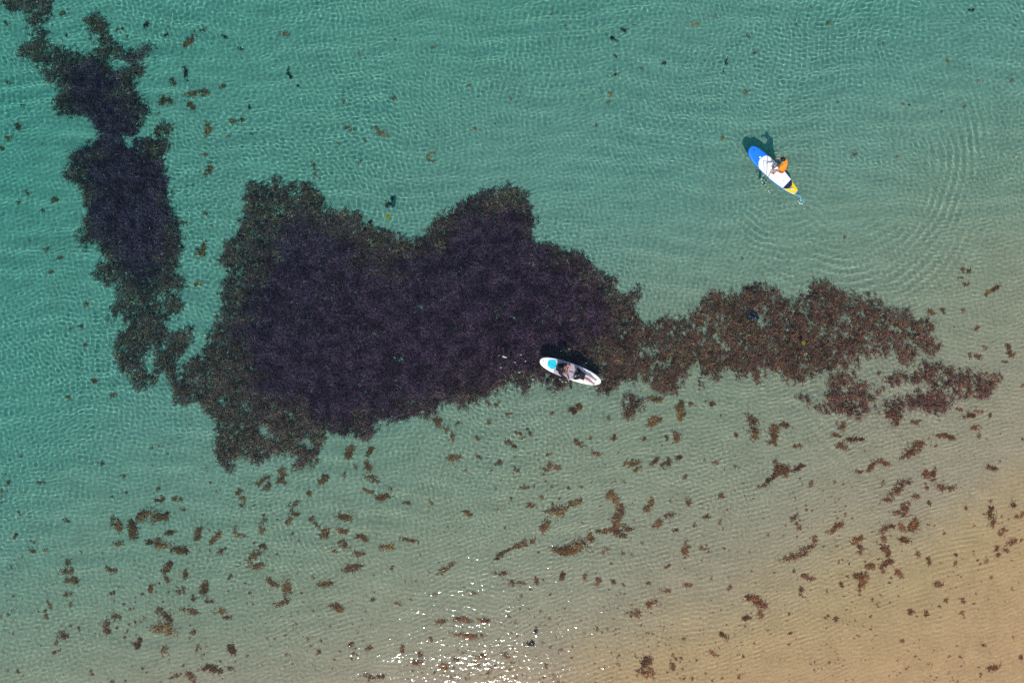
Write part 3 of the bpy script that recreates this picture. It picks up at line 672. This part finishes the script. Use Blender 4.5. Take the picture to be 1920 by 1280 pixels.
M = dict(
    white=plain('white_board_skin', (.86, .86, .85), .35, .03, 6, .5),
    pale=plain('pale_pad_foam', (.86, .84, .85), .6, .05, 20),
    blue=plain('blue_board_skin', (.012, .19, .95), .35, .12, 5, .5),
    sky_blue=plain('light_blue_rail', (.03, .27, .72), .35, .1, 5),
    navy=plain('navy_foam', (.012, .014, .035), .75, .3, 30),
    yellow=plain('yellow_board_skin', (.82, .58, .01), .4, .08, 6),
    green=plain('green_print', (.02, .30, .18), .5, .1),
    turq=plain('turquoise_foam', (.005, .55, .68), .65, .10, 16),
    mauve=plain('grey_mauve_foam', (.40, .35, .42), .75, .10, 18),
    stripe=plain('orange_stripe', (.72, .36, .06), .5, .1),
    black=plain('black_plastic', (.012, .012, .014), .4, .2),
    steel=plain('grey_ring_metal', (.16, .17, .18), .35, .1),
    cord=plain('grey_cord', (.22, .24, .27), .6, .1),
    leash=plain('clear_blue_leash', (.25, .62, .72), .3, .08),
    skin=plain('skin', (.52, .27, .19), .55, .08, 30),
    skin_sunlit=plain('skin_sunlit', (.70, .45, .37), .55, .06, 30),  # skin lightened to carry the overexposed sun on the front rider's legs
    skin2=plain('skin_tanned', (.46, .22, .145), .55, .08, 30),
    orange=plain('orange_cloth', (.92, .27, .004), .8, .10, 9),
    coral=plain('coral_shorts_cloth', (.62, .07, .05), .8, .12, 9),
    blk=plain('black_cloth', (.010, .011, .016), .85, .3, 12),
    hair=plain('black_hair', (.010, .007, .007), .5, .4, 60),
    eye=plain('eye', (.02, .015, .01), .2, .1),
    lip=plain('lips', (.40, .13, .11), .5, .1),
    carbon=plain('dark_paddle_shaft', (.02, .022, .03), .35, .2),
    foam=plain('sea_foam', (.80, .82, .84), .9, .05, 40),
    bag=plain('dark_blue_film', (.002, .009, .026), .35, .3, 6),
    lime=plain('lime_weed', (.28, .27, .012), .8, .3, 12),
)

# --- white board with two people
S1 = H / F / 11.294
b1 = Board('paddleboard', (1012.6, 675.5), (1126.2, 716.2),
           [(0, .06), (.012, .12), (.035, .19), (.07, .245), (.12, .297), (.2, .345), (.32, .378), (.45, .395), (.58, .397), (.7, .378), (.8, .338), (.88, .285), (.94, .215), (.975, .15), (.992, .09), (1, .035)], .14, .11, (.03, .09))
k1 = b1.L / 1358.0
tag(b1.o, 'white inflatable paddleboard with turquoise pad carrying two people in black', 'paddleboard')
uv1 = lambda pts: [(u * k1, -v * k1) for u, v in pts]
b1.hull([M['white']])
tq = b1.patch('stern_pad', uv1([(163, -35), (174, -79), (296, -122), (340, -79), (369, 5), (318, 88), (277, 92), (175, 43)]), M['turq'])
tq['label'] = 'bright turquoise hexagonal foam pad'
b1.tube('pad_groove', [(u * k1, -v * k1, b1.top(u / 1358, -v * k1) + .008) for u, v in ((180, -25), (240, -8), (300, 0), (366, 4))], .007, plain('groove', (.0, .22, .32), .7), tq)
b1.patch('deck_pad', uv1([(352, -160), (790, -175), (835, -140), (865, -60), (868, 40), (850, 118), (780, 160), (350, 160), (335, 100), (378, 8), (350, -80)]), M['mauve'])
b1.patch('orange_stripe', uv1([(356, -134), (376, -128), (408, -52), (392, -46)]), M['stripe'], .009)
b1.patch('pad_edge', uv1([(340, -134), (352, -134), (388, -44), (378, -40)]), M['white'], .010)
b1.plug('valve', 62 * k1, 19 * k1, .028, M['steel'])
b1.plug('leash_plug', 121 * k1, 17 * k1, .030, M['stripe'])
for (u, v) in ((956, -119), (1092, -98), (898, 108), (1010, 100), (1120, 84), (960, -100)):
    b1.plug('deck_ring', u * k1, -v * k1, .020, M['steel'])
b1.tube('carry_handle', [(u * k1, -6 * k1, b1.top(u / 1358, 0) + dz) for u, dz in ((655, .006), (668, .03), (700, .036), (735, .03), (748, .006))], .013, M['black'])
def fin(b, u, mat):
    bm = bmesh.new(); pts = [(0, -.0), (.16, 0), (.10, -.12), (.02, -.2), (-.03, -.21), (-.02, -.12)]
    f = [[bm.verts.new((u * b.L + x, s, b.mid(u) - b.thick(u) / 2 + z + .01)) for x, z in pts] for s in (-.006, .006)]
    bm.faces.new(f[0]); bm.faces.new(f[1][::-1])
    for i in range(6): bm.faces.new((f[0][i], f[0][(i + 1) % 6], f[1][(i + 1) % 6], f[1][i]))
    bmesh.ops.recalc_face_normals(bm, faces=bm.faces)
    me = bpy.data.meshes.new('fin'); bm.to_mesh(me); bm.free(); me.materials.append(mat)
    link(bpy.data.objects.new('fin', me), b.o)
fin(b1, .10, M['black'])

# --- blue board with a standing paddler
b2 = Board('paddleboard', (1405.5, 277.5), (1493.2, 361.2),
           [(0, .05), (.012, .14), (.03, .205), (.06, .265), (.1, .31), (.17, .352), (.28, .385), (.4, .398), (.55, .395), (.68, .365), (.78, .325), (.87, .262), (.94, .205), (.98, .165), (1, .135)], .15, .12, (.10, .03))
k2 = b2.L / 919.0
tag(b2.o, 'blue nosed paddleboard with white deck and yellow tail under an orange paddler', 'paddleboard')
uv2 = lambda pts: [(u * k2, -v * k2) for u, v in pts]
b2.hull([M['blue'], M['sky_blue']], lambda u, k, K: 1 if (u > .12 and (k % 14 in (12, 13, 0, 1))) else 0)
wp = b2.patch('deck_pad', uv2([(214, 14), (219, -34), (238, -76), (270, -100), (302, -114), (420, -116), (560, -108), (660, -96), (735, -82), (735, 82), (660, 96), (560, 108), (420, 116), (302, 112), (264, 92), (232, 58)]), M['pale'])
b2.patch('kick_pad', uv2([(737, -80), (760, -74), (782, -58), (800, -32), (806, 0), (800, 32), (782, 56), (756, 76), (737, 84)]), M['navy'], .012)
yt = b2.patch('tail_panel', uv2([(745, -96), (800, -80), (860, -64), (905, -50), (912, -42), (912, 44), (905, 52), (860, 66), (800, 82), (745, 98)]), M['yellow'], .003)
b2.patch('white_tail_line', uv2([(735, -108), (740, -108), (915, -55), (915, -47)]), M['white'], .006)
b2.patch('white_tail_line', uv2([(735, 108), (740, 96), (915, 46), (915, 56)]), M['white'], .006)
b2.patch('green_print', uv2([(808, -8), (830, -26), (838, -22), (826, 4), (822, 34), (812, 34)]), M['green'], .006, parent=yt)
b2.patch('white_print', uv2([(826, 2), (836, -8), (840, 0), (832, 30), (824, 32)]), M['white'], .007, parent=yt)
b2.plug('leash_plug', 862 * k2, 0, .034, M['white'])
b2.plug('nose_ring', 65 * k2, 12 * k2, .036, M['navy'])
b2.plug('carry_handle', 198 * k2, 8 * k2, .05, M['white'], .02)
b2.plug('valve', 674 * k2, 0, .026, M['steel'])
for s in (-1, 1):
    b2.tube('deck_cord', [(u * k2, -s * v * k2, b2.top(u / 919, v * k2) + .012) for u, v in ((268, 0), (305, 30), (345, 65), (382, 98))], .010, M['cord'])
coil = [Vector((912 * k2, -.02, .10)), Vector((930 * k2, -.10, .04))]
for k in range(60):
    q = k / 59.0; c = Vector((930 * k2 + q * .42, -.12 + .15 * math.sin(q * 3.1) , .035))
    coil.append(c + Vector((0, .055 * math.cos(k * 1.05), .03 * math.sin(k * 1.05))))
coil += [Vector((930 * k2 + .5, .04, .03)), Vector((930 * k2 + .58, -.06, .02))]
b2.tube('leash', coil, .010, M['leash'])
fin(b2, .92, M['black'])
bpy.context.view_layer.update()

# ------------------------------------------------------------------ paddles
def paddle(label, top, tip, face):
    """one-piece stand-up paddle: T grip, shaft, neck and blade"""
    root = bpy.data.objects.new('paddle', None); link(root); root.location = tip
    d = (top - tip); L = d.length; d.normalize(); face = (face - d * face.dot(d)).normalized(); side = d.cross(face)
    V0 = Vector((0, 0, 0))
    neck = d * .44
    link(tube_obj('shaft', [neck - d * .06, neck + d * .3, d * (L - .03)], [.015, .015, .0145], M['carbon'], 10), root)
    link(tube_obj('grip', [d * L - side * .055, d * (L + .006), d * L + side * .055], [.014, .018, .014], M['black'], 8), root)
    bm = bmesh.new(); rows = []
    prof = [(0, .045), (.03, .075), (.10, .095), (.20, .10), (.30, .08), (.38, .045), (.44, .018)]
    for s_, w in prof:
        row = []
        for j in range(-3, 4):
            y = j / 3; row.append((d * s_ + side * (w * y) + face * (.018 * (1 - y * y) + .02 * (1 - s_ / .44))))
        rows.append(row)
    fr_ = [[bm.verts.new(p + face * .006) for p in r_] for r_ in rows]; bk = [[bm.verts.new(p - face * .006) for p in r_] for r_ in rows]
    for g, fl in ((fr_, 1), (bk, -1)):
        for i in range(len(g) - 1):
            for j in range(6):
                q = (g[i][j], g[i][j + 1], g[i + 1][j + 1], g[i + 1][j]); bm.faces.new(q if fl > 0 else q[::-1])
    n = len(rows)
    loopf = [fr_[0][j] for j in range(7)] + [fr_[i][6] for i in range(1, n)] + [fr_[n - 1][j] for j in range(5, -1, -1)] + [fr_[i][0] for i in range(n - 2, 0, -1)]
    loopb = [bk[0][j] for j in range(7)] + [bk[i][6] for i in range(1, n)] + [bk[n - 1][j] for j in range(5, -1, -1)] + [bk[i][0] for i in range(n - 2, 0, -1)]
    for i in range(len(loopf)):
        k = (i + 1) % len(loopf); bm.faces.new((loopf[i], loopb[i], loopb[k], loopf[k]))
    bmesh.ops.recalc_face_normals(bm, faces=bm.faces)
    for f in bm.faces: f.smooth = True
    me = bpy.data.meshes.new('blade'); bm.to_mesh(me); bm.free(); me.materials.append(M['black'])
    link(bpy.data.objects.new('blade', me), root)
    tag(root, label, 'paddle')
    return root

# ------------------------------------------------------------------ people
def skinned(name, joints, bones, mat, root, sub=1):
    """joints: {name: (Vector, radius or (rx, ry))}; one continuous skin"""
    names = list(joints); me = bpy.data.meshes.new(name)
    me.from_pydata([joints[k][0] for k in names], [(names.index(a), names.index(b)) for a, b in bones], [])
    ob = bpy.data.objects.new(name, me); COL.objects.link(ob)
    sk = ob.modifiers.new('skin', 'SKIN'); sk.use_smooth_shade = True
    ss = ob.modifiers.new('subsurf', 'SUBSURF'); ss.levels = sub; ss.render_levels = sub
    lay = me.skin_vertices[0].data
    for i, k in enumerate(names):
        r_ = joints[k][1]; lay[i].radius = r_ if isinstance(r_, tuple) else (r_, r_); lay[i].use_root = (k == root)
    dg = bpy.context.evaluated_depsgraph_get()
    out = bpy.data.meshes.new_from_object(ob.evaluated_get(dg))
    bpy.data.objects.remove(ob); bpy.data.meshes.remove(me)
    out.name = name; out.materials.clear(); out.materials.append(mat)
    for p_ in out.polygons: p_.use_smooth = True
    return out

def hand(J, B, wrist, tag_, w, dirn, normal, side, curl=.8):
    """palm, four unequal bent fingers and a thumb leaving the side of the palm"""
    dirn = dirn.normalized(); normal = (normal - dirn * normal.dot(dirn)).normalized(); lat = dirn.cross(normal) * side
    J['palm' + tag_] = (w + dirn * .055, (.036, .018)); B.append((wrist, 'palm' + tag_))
    for k, (s, l) in enumerate(((.030, .070), (.010, .080), (-.010, .074), (-.028, .058))):
        a = J['palm' + tag_][0] + dirn * .035 + lat * s
        m_ = a + (dirn * math.cos(curl * .5) + normal * math.sin(curl * .5)) * l * .5
        e_ = m_ + (dirn * math.cos(curl * 1.5) + normal * math.sin(curl * 1.5)) * l * .5
        for q, (v_, r_) in enumerate(((a, .0105), (m_, .009), (e_, .0075))): J[f'f{k}{q}{tag_}'] = (v_, r_)
        B += [('palm' + tag_, f'f{k}0{tag_}'), (f'f{k}0{tag_}', f'f{k}1{tag_}'), (f'f{k}1{tag_}', f'f{k}2{tag_}')]
    a = w + dirn * .03 + lat * .042; b_ = a + (dirn * .6 + lat * .6 + normal * .5).normalized() * .05
    J['t0' + tag_] = (a, .012); J['t1' + tag_] = (b_, .009); B += [('palm' + tag_, 't0' + tag_), ('t0' + tag_, 't1' + tag_)]

def person(label, K, skin, shirt, shorts, sleeve, long_hair, palms, loose=0.0):
    """K: joint positions (world). Returns the body with hair, top and shorts as children."""
    base = Vector(K['base'])
    g = {k: Vector(v) - base for k, v in K.items()}
    pel = (g['hip_l'] + g['hip_r']) / 2; sh = (g['sho_l'] + g['sho_r']) / 2
    up = (sh - pel).normalized(); lat = (g['sho_l'] - g['sho_r']).normalized(); fwd = Vector(K['look']).normalized()
    head = g['head']; hup = (head - sh).normalized()
    J = {'pelvis': (pel + up * .02, (.135, .105)), 'waist': (pel.lerp(sh, .38), (.12, .095)), 'chest': (pel.lerp(sh, .76), (.145, .11)),
         'neckb': (sh + up * .035, .062), 'neck': (sh.lerp(head, .45) + up * .02, .05), 'jaw': (head - hup * .055 + fwd * .02, (.066, .07)), 'skull': (head + hup * .03, (.082, .092)), 'crown': (head + hup * .095, (.055, .06)),
         'nose': (head + fwd * .105 - hup * .015, .013)}
    B = [('pelvis', 'waist'), ('waist', 'chest'), ('chest', 'neckb'), ('neckb', 'neck'), ('neck', 'jaw'), ('jaw', 'skull'), ('skull', 'crown'), ('skull', 'nose')]
    for s in 'lr':
        J['sho' + s] = (g['sho_' + s], .058); J['elb' + s] = (g['elb_' + s], .040); J['upa' + s] = (g['sho_' + s].lerp(g['elb_' + s], .5), .047)
        J['wri' + s] = (g['han_' + s], .026); J['for' + s] = (g['elb_' + s].lerp(g['han_' + s], .4), .038)
        B += [('chest', 'sho' + s), ('sho' + s, 'upa' + s), ('upa' + s, 'elb' + s), ('elb' + s, 'for' + s), ('for' + s, 'wri' + s)]
        hand(J, B, 'wri' + s, s, g['han_' + s], Vector(palms[s][0]), Vector(palms[s][1]), 1 if s == 'l' else -1, palms[s][2])
        J['hip' + s] = (g['hip_' + s], .088); J['thi' + s] = (g['hip_' + s].lerp(g['kne_' + s], .5), .075); J['kne' + s] = (g['kne_' + s], .055)
        J['cal' + s] = (g['kne_' + s].lerp(g['ank_' + s], .35), .054); J['ank' + s] = (g['ank_' + s], .036)
        ft = Vector(K['toe_' + s]) - base
        J['ball' + s] = (g['ank_' + s].lerp(ft, .65), (.042, .026)); J['toe' + s] = (ft, (.038, .018))
        B += [('pelvis', 'hip' + s), ('hip' + s, 'thi' + s), ('thi' + s, 'kne' + s), ('kne' + s, 'cal' + s), ('cal' + s, 'ank' + s), ('ank' + s, 'ball' + s), ('ball' + s, 'toe' + s)]
    body = bpy.data.objects.new('person', skinned('person', J, B, skin, 'pelvis'))
    link(body); body.location = base
    tag(body, label, 'person')
    # top
    fat = lambda r_, k: tuple(x + k for x in r_) if isinstance(r_, tuple) else r_ + k
    JT = {k: (J[k][0], fat(J[k][1], .022 + loose)) for k in ('waist', 'chest')}
    JT['hem'] = (J['pelvis'][0] + up * (.03 - loose), fat(J['pelvis'][1], .026 + loose)); JT['neckb'] = (sh + up * .02, .078)
    BT = [('hem', 'waist'), ('waist', 'chest'), ('chest', 'neckb')]
    for s in 'lr':
        JT['sho' + s] = (J['sho' + s][0], .076 + loose); JT['slv' + s] = (g['sho_' + s].lerp(g['elb_' + s], min(sleeve, .9)), .066)
        BT += [('chest', 'sho' + s), ('sho' + s, 'slv' + s)]
        if sleeve > 1: JT['cuf' + s] = (g['elb_' + s].lerp(g['han_' + s], .75), .042); BT.append(('slv' + s, 'cuf' + s))
    link(bpy.data.objects.new('shirt', skinned('shirt', JT, BT, shirt, 'hem')), body)
    JS = {'pelvis': (J['pelvis'][0] + up * .03, fat(J['pelvis'][1], .016))}; BS = []
    for s in 'lr':
        JS['hip' + s] = (J['hip' + s][0], .106); JS['leg' + s] = (g['hip_' + s].lerp(g['kne_' + s], .55), .092)
        BS += [('pelvis', 'hip' + s), ('hip' + s, 'leg' + s)]
    link(bpy.data.objects.new('shorts', skinned('shorts', JS, BS, shorts, 'pelvis')), body)
    bm = bmesh.new(); bmesh.ops.create_icosphere(bm, subdivisions=3, radius=1.0)
    lt = fwd.cross(hup).normalized(); fw = hup.cross(lt).normalized() if hup.cross(lt).dot(fwd) > 0 else -hup.cross(lt).normalized()
    rr_ = random.Random(len(label)); c0 = head + hup * .035 - fw * .012
    kill = [v for v in bm.verts if v.co.x > .25 and v.co.z < .35 - .1 * abs(v.co.y)] + [v for v in bm.verts if v.co.z < -.55]
    bmesh.ops.delete(bm, geom=list(set(kill)), context='VERTS')
    for v in bm.verts:
        q = v.co * (1 + rr_.uniform(-.035, .035)); v.co = c0 + fw * (q.x * .128) + lt * (q.y * .112) + hup * (q.z * .112)
    if long_hair:
        pts_ = [head + hup * .06 - fw * .075, head - hup * .05 - fw * .105, sh - fw * .115 + up * .04, sh.lerp(pel, .35) - fw * .14, sh.lerp(pel, .58) - fw * .13]
        tm = tube_mesh('lock', pts_, [.07, .085, .095, .08, .03], M['hair'], 10); bm.from_mesh(tm); bpy.data.meshes.remove(tm)
    for f_ in bm.faces: f_.smooth = True
    bmesh.ops.recalc_face_normals(bm, faces=bm.faces)
    me = bpy.data.meshes.new('hair'); bm.to_mesh(me); bm.free(); me.materials.append(M['hair'])
    link(bpy.data.objects.new('hair', me), body)
    hs_ = fwd.cross(hup).normalized()
    for nm, offs, rr, mt in (('eye', ((.032, .0), (-.032, .0)), .011, M['eye']), ('mouth', ((0, -.052),), .016, M['lip']), ('ear', ((.083, -.01), (-.083, -.01)), .02, skin)):
        for (a_, c_) in offs:
            bm = bmesh.new(); bmesh.ops.create_icosphere(bm, subdivisions=1, radius=rr)
            f_ = .08 if nm != 'ear' else -.005
            for v in bm.verts: v.co = v.co + head + hs_ * a_ + hup * c_ + fwd * f_
            me = bpy.data.meshes.new(nm); bm.to_mesh(me); bm.free(); me.materials.append(mt)
            link(bpy.data.objects.new(nm, me), body)
    return body

# paddler standing on the blue board
f2 = Vector((-math.cos(b2.ang), -math.sin(b2.ang), 0)); l2 = Vector((-f2.y, f2.x, 0))
dz2 = b2.top(.5, 0) + .006
P_top = at(1457.5, 297.5, 1.50); P_tip = at(1431.5, 349.0, -.22)
axis2 = (P_top - P_tip)
lo = P_tip + axis2 * .60
K = {}
fr_, fl_ = at(1451.5, 315.5, dz2 + .07), at(1450.5, 327.0, dz2 + .07)
K['base'] = ((fr_ + fl_) / 2) - Vector((0, 0, .07))
K['ank_r'], K['ank_l'] = fr_, fl_
K['toe_r'] = fr_ + f2 * .17 - Vector((0, 0, .05)); K['toe_l'] = fl_ + f2 * .17 - Vector((0, 0, .05))
mid = (fr_ + fl_) / 2; mid.z = 0
K['kne_r'] = fr_ + f2 * .10 + Vector((.03, -.03, .42)); K['kne_l'] = fl_ + f2 * .10 + Vector((.03, .02, .42))
hip = mid - f2 * .10 + Vector((.05, -.02, .90))
K['hip_r'] = hip - l2 * .09; K['hip_l'] = hip + l2 * .09
sh = mid + f2 * .02 + Vector((.02, .05, 1.40))
tw = (Vector((-.50, -.86, 0))).normalized()
K['sho_r'] = sh - tw * .19 + Vector((0, 0, .03)); K['sho_l'] = sh + tw * .19 - Vector((0, 0, .06))
K['head'] = sh + f2 * .13 + Vector((-.03, .04, .22))
K['look'] = f2 + Vector((0, 0, -.35))
K['han_r'] = P_top + Vector((.05, .0, .01)); K['elb_r'] = K['sho_r'].lerp(K['han_r'], .5) + Vector((.02, .10, .0))
K['han_l'] = lo + Vector((.05, .02, .02)); K['elb_l'] = K['sho_l'].lerp(K['han_l'], .5) + Vector((.05, -.10, -.10))
person('person in orange top standing and paddling on the blue board', K, M['skin'], M['orange'], M['coral'], .30, False,
       {'r': (P_top - K['han_r'] + Vector((-.02, 0, 0)), (0, 0, -1), 1.3), 'l': (lo - K['han_l'] + Vector((-.02, -.02, 0)), f2, 1.3)}, .058)
paddle('slim dark paddle of the orange paddler, dipped beside the blue board', P_top, P_tip, f2)

# two people sitting on the white board
e1 = Vector((math.cos(b1.ang), math.sin(b1.ang), 0)); n1v = Vector((e1.y, -e1.x, 0))   # n1v: towards the bottom of the plan
O1 = at(1012.6, 675.5, .11); O1.z = 0
def q1(u, v, z): 
    w = O1 + e1 * (u * k1) + n1v * (v * k1)
    s = (H - z) / (H - .11)                      # keep the plan position seen in the photograph
    return Vector((w.x * s, w.y * s, z))
dk = b1.top(.5, 0) + .006
top1 = q1(566, -18, .92); tip1 = q1(815, 332, -.24)
K = {'base': q1(440, 4, dk), 'hip_r': q1(440, 45, dk + .12), 'hip_l': q1(440, -38, dk + .12), 'kne_r': q1(625, 92, dk + .17), 'kne_l': q1(640, -112, dk + .19),
     'ank_r': q1(560, -22, dk + .07), 'ank_l': q1(615, 20, dk + .08), 'toe_r': q1(540, -75, dk + .035), 'toe_l': q1(585, 72, dk + .035),
     'sho_r': q1(462, 84, .66), 'sho_l': q1(476, -76, .70), 'head': q1(488, 4, .93), 'look': e1 + Vector((0, 0, -.25)),
     'han_r': q1(700, 172, .34), 'elb_r': q1(560, 150, .46), 'han_l': q1(556, -34, .90), 'elb_l': q1(560, -120, .74)}
person('seated person in black with paddle, near the turquoise pad of white board', K, M['skin2'], M['blk'], M['blk'], 1.2, True,
       {'r': (e1 * .3 + n1v * .6 + Vector((0, 0, -.3)), e1, 1.3), 'l': (e1 * .6 + n1v * .5, Vector((0, 0, -1)), 1.3)}, .022)
paddle('black bladed paddle dipping into the water beside the white board', top1, tip1, e1)
K = {'base': q1(925, 5, dk), 'hip_r': q1(935, 44, dk + .12), 'hip_l': q1(935, -34, dk + .12), 'kne_r': q1(1092, 66, dk + .15), 'kne_l': q1(1095, -24, dk + .17),
     'ank_r': q1(1225, 92, dk + .06), 'ank_l': q1(1232, 2, dk + .06), 'toe_r': q1(1262, 98, dk + .13), 'toe_l': q1(1268, 2, dk + .13),
     'sho_r': q1(872, 82, .60), 'sho_l': q1(872, -74, .60), 'head': q1(872, 4, .84), 'look': e1 + Vector((0, 0, .1)),
     'han_r': q1(800, 116, dk + .05), 'elb_r': q1(815, 118, .36), 'han_l': q1(792, -84, dk + .05), 'elb_l': q1(806, -100, .36)}
person('person in black sitting ahead with bare legs stretched over the white bow', K, M['skin_sunlit'], M['blk'], M['blk'], 1.2, True,
       {'r': (-e1 + Vector((0, 0, -.3)), Vector((0, 0, -1)), .2), 'l': (-e1 + Vector((0, 0, -.3)), Vector((0, 0, -1)), .2)}, .03)

# ------------------------------------------------------------------ small things on the water
def crumple(name, pts, z, mat, seed, rough=.02):
    r_ = random.Random(seed); bm = bmesh.new(); c = Vector((sum(p[0] for p in pts) / len(pts), sum(p[1] for p in pts) / len(pts), 0))
    C0 = at(c.x, c.y, z); rows = []
    for f in (0, .35, .65, .88, 1.0):
        rows.append([bm.verts.new(C0.lerp(at(p[0], p[1], z), f) + Vector((r_.uniform(-1, 1) * rough, r_.uniform(-1, 1) * rough, r_.uniform(-1, 1) * rough + .03 * (1 - f)))) for p in pts] if f else [bm.verts.new(C0 + Vector((0, 0, .04)))])
    n = len(pts)
    for k in range(n): bm.faces.new((rows[0][0], rows[1][k], rows[1][(k + 1) % n]))
    for i in range(1, 4):
        for k in range(n): bm.faces.new((rows[i][k], rows[i + 1][k], rows[i + 1][(k + 1) % n], rows[i][(k + 1) % n]))
    ext = bmesh.ops.extrude_face_region(bm, geom=list(bm.faces))
    for v in ext['geom']:
        if isinstance(v, bmesh.types.BMVert): v.co.z -= .03
    bmesh.ops.recalc_face_normals(bm, faces=bm.faces)
    for v in bm.verts: v.co -= C0
    me = bpy.data.meshes.new(name); bm.to_mesh(me); bm.free(); me.materials.append(mat)
    ob = link(bpy.data.objects.new(name, me)); ob.location = C0
    return ob
tag(crumple('plastic_sheet', [(1398, 588), (1404, 584), (1409, 582), (1414, 588), (1420, 590), (1422, 595), (1419, 599), (1413, 601), (1410, 606), (1404, 604), (1401, 599), (1397, 595)], -.60, M['bag'], 4),
    'dark navy blue film snagged by a pale gap in the brown belt', 'litter')
tag(crumple('floating_weed', [(724, 404), (729, 401), (733, 405), (731, 410), (725, 411)], -.04, M['lime'], 5), 'yellow green weed tuft above the edge of the vast bed', 'seaweed')
tag(crumple('floating_weed', [(1503, 640), (1507, 637), (1510, 642), (1508, 647), (1503, 645)], -.08, M['lime'], 6), 'lime green weed tuft inside the brown belt', 'seaweed')

# foam flecks where blades and hulls break the surface
r_ = random.Random(9); bm = bmesh.new()
def fleck(px, py, ln, wd, ang):
    c = at(px, py, .025); a = Vector((math.cos(math.radians(ang)), -math.sin(math.radians(ang)), 0)); b_ = Vector((-a.y, a.x, 0))
    top_ = bm.verts.new(c + Vector((0, 0, .012))); ring = []
    for k in range(8):
        q = k * math.pi / 4; j = r_.uniform(.7, 1.25)
        ring.append(bm.verts.new(c + a * (ln * math.cos(q) * j) + b_ * (wd * math.sin(q) * j) + Vector((0, 0, -.03))))
    for k in range(8): bm.faces.new((top_, ring[k], ring[(k + 1) % 8]))
    bm.faces.new(ring[::-1])
fleck(946, 669, .15, .034, 18); fleck(936, 666, .03, .02, 0)
for (x, y, s) in ((977, 665, .06), (985, 677, .05), (965, 679, .05), (939, 689, .05), (974, 698, .06)):
    fleck(x, y, s * 1.0, .020, r_.uniform(-8, 12))
for (x, y, s) in ((1050, 711, .06), (1054, 715, .10), (1061, 716, .07), (1068, 717, .05), (999, 711, .07), (1103, 726, .05), (1067, 654, .04), (1052, 658, .04), (1099, 680, .03)):
    fleck(x, y, s * .8, .020, r_.uniform(0, 25))
for (x, y, s) in ((1500, 381, .09), (1504, 382, .06), (1497, 377, .04), (1509, 391, .03), (1441, 358, .07), (1444, 361, .04), (1433, 338, .05), (1430, 342, .06), (1436, 341, .05), (1428, 336, .04), (1435, 346, .04)):
    fleck(x, y, s * .8, .024, r_.uniform(20, 60))
bmesh.ops.recalc_face_normals(bm, faces=bm.faces)
me = bpy.data.meshes.new('foam'); bm.to_mesh(me); bm.free(); me.materials.append(M['foam'])
tag(link(bpy.data.objects.new('foam', me)), 'white foam flecks around the boards and paddles', kind='stuff')
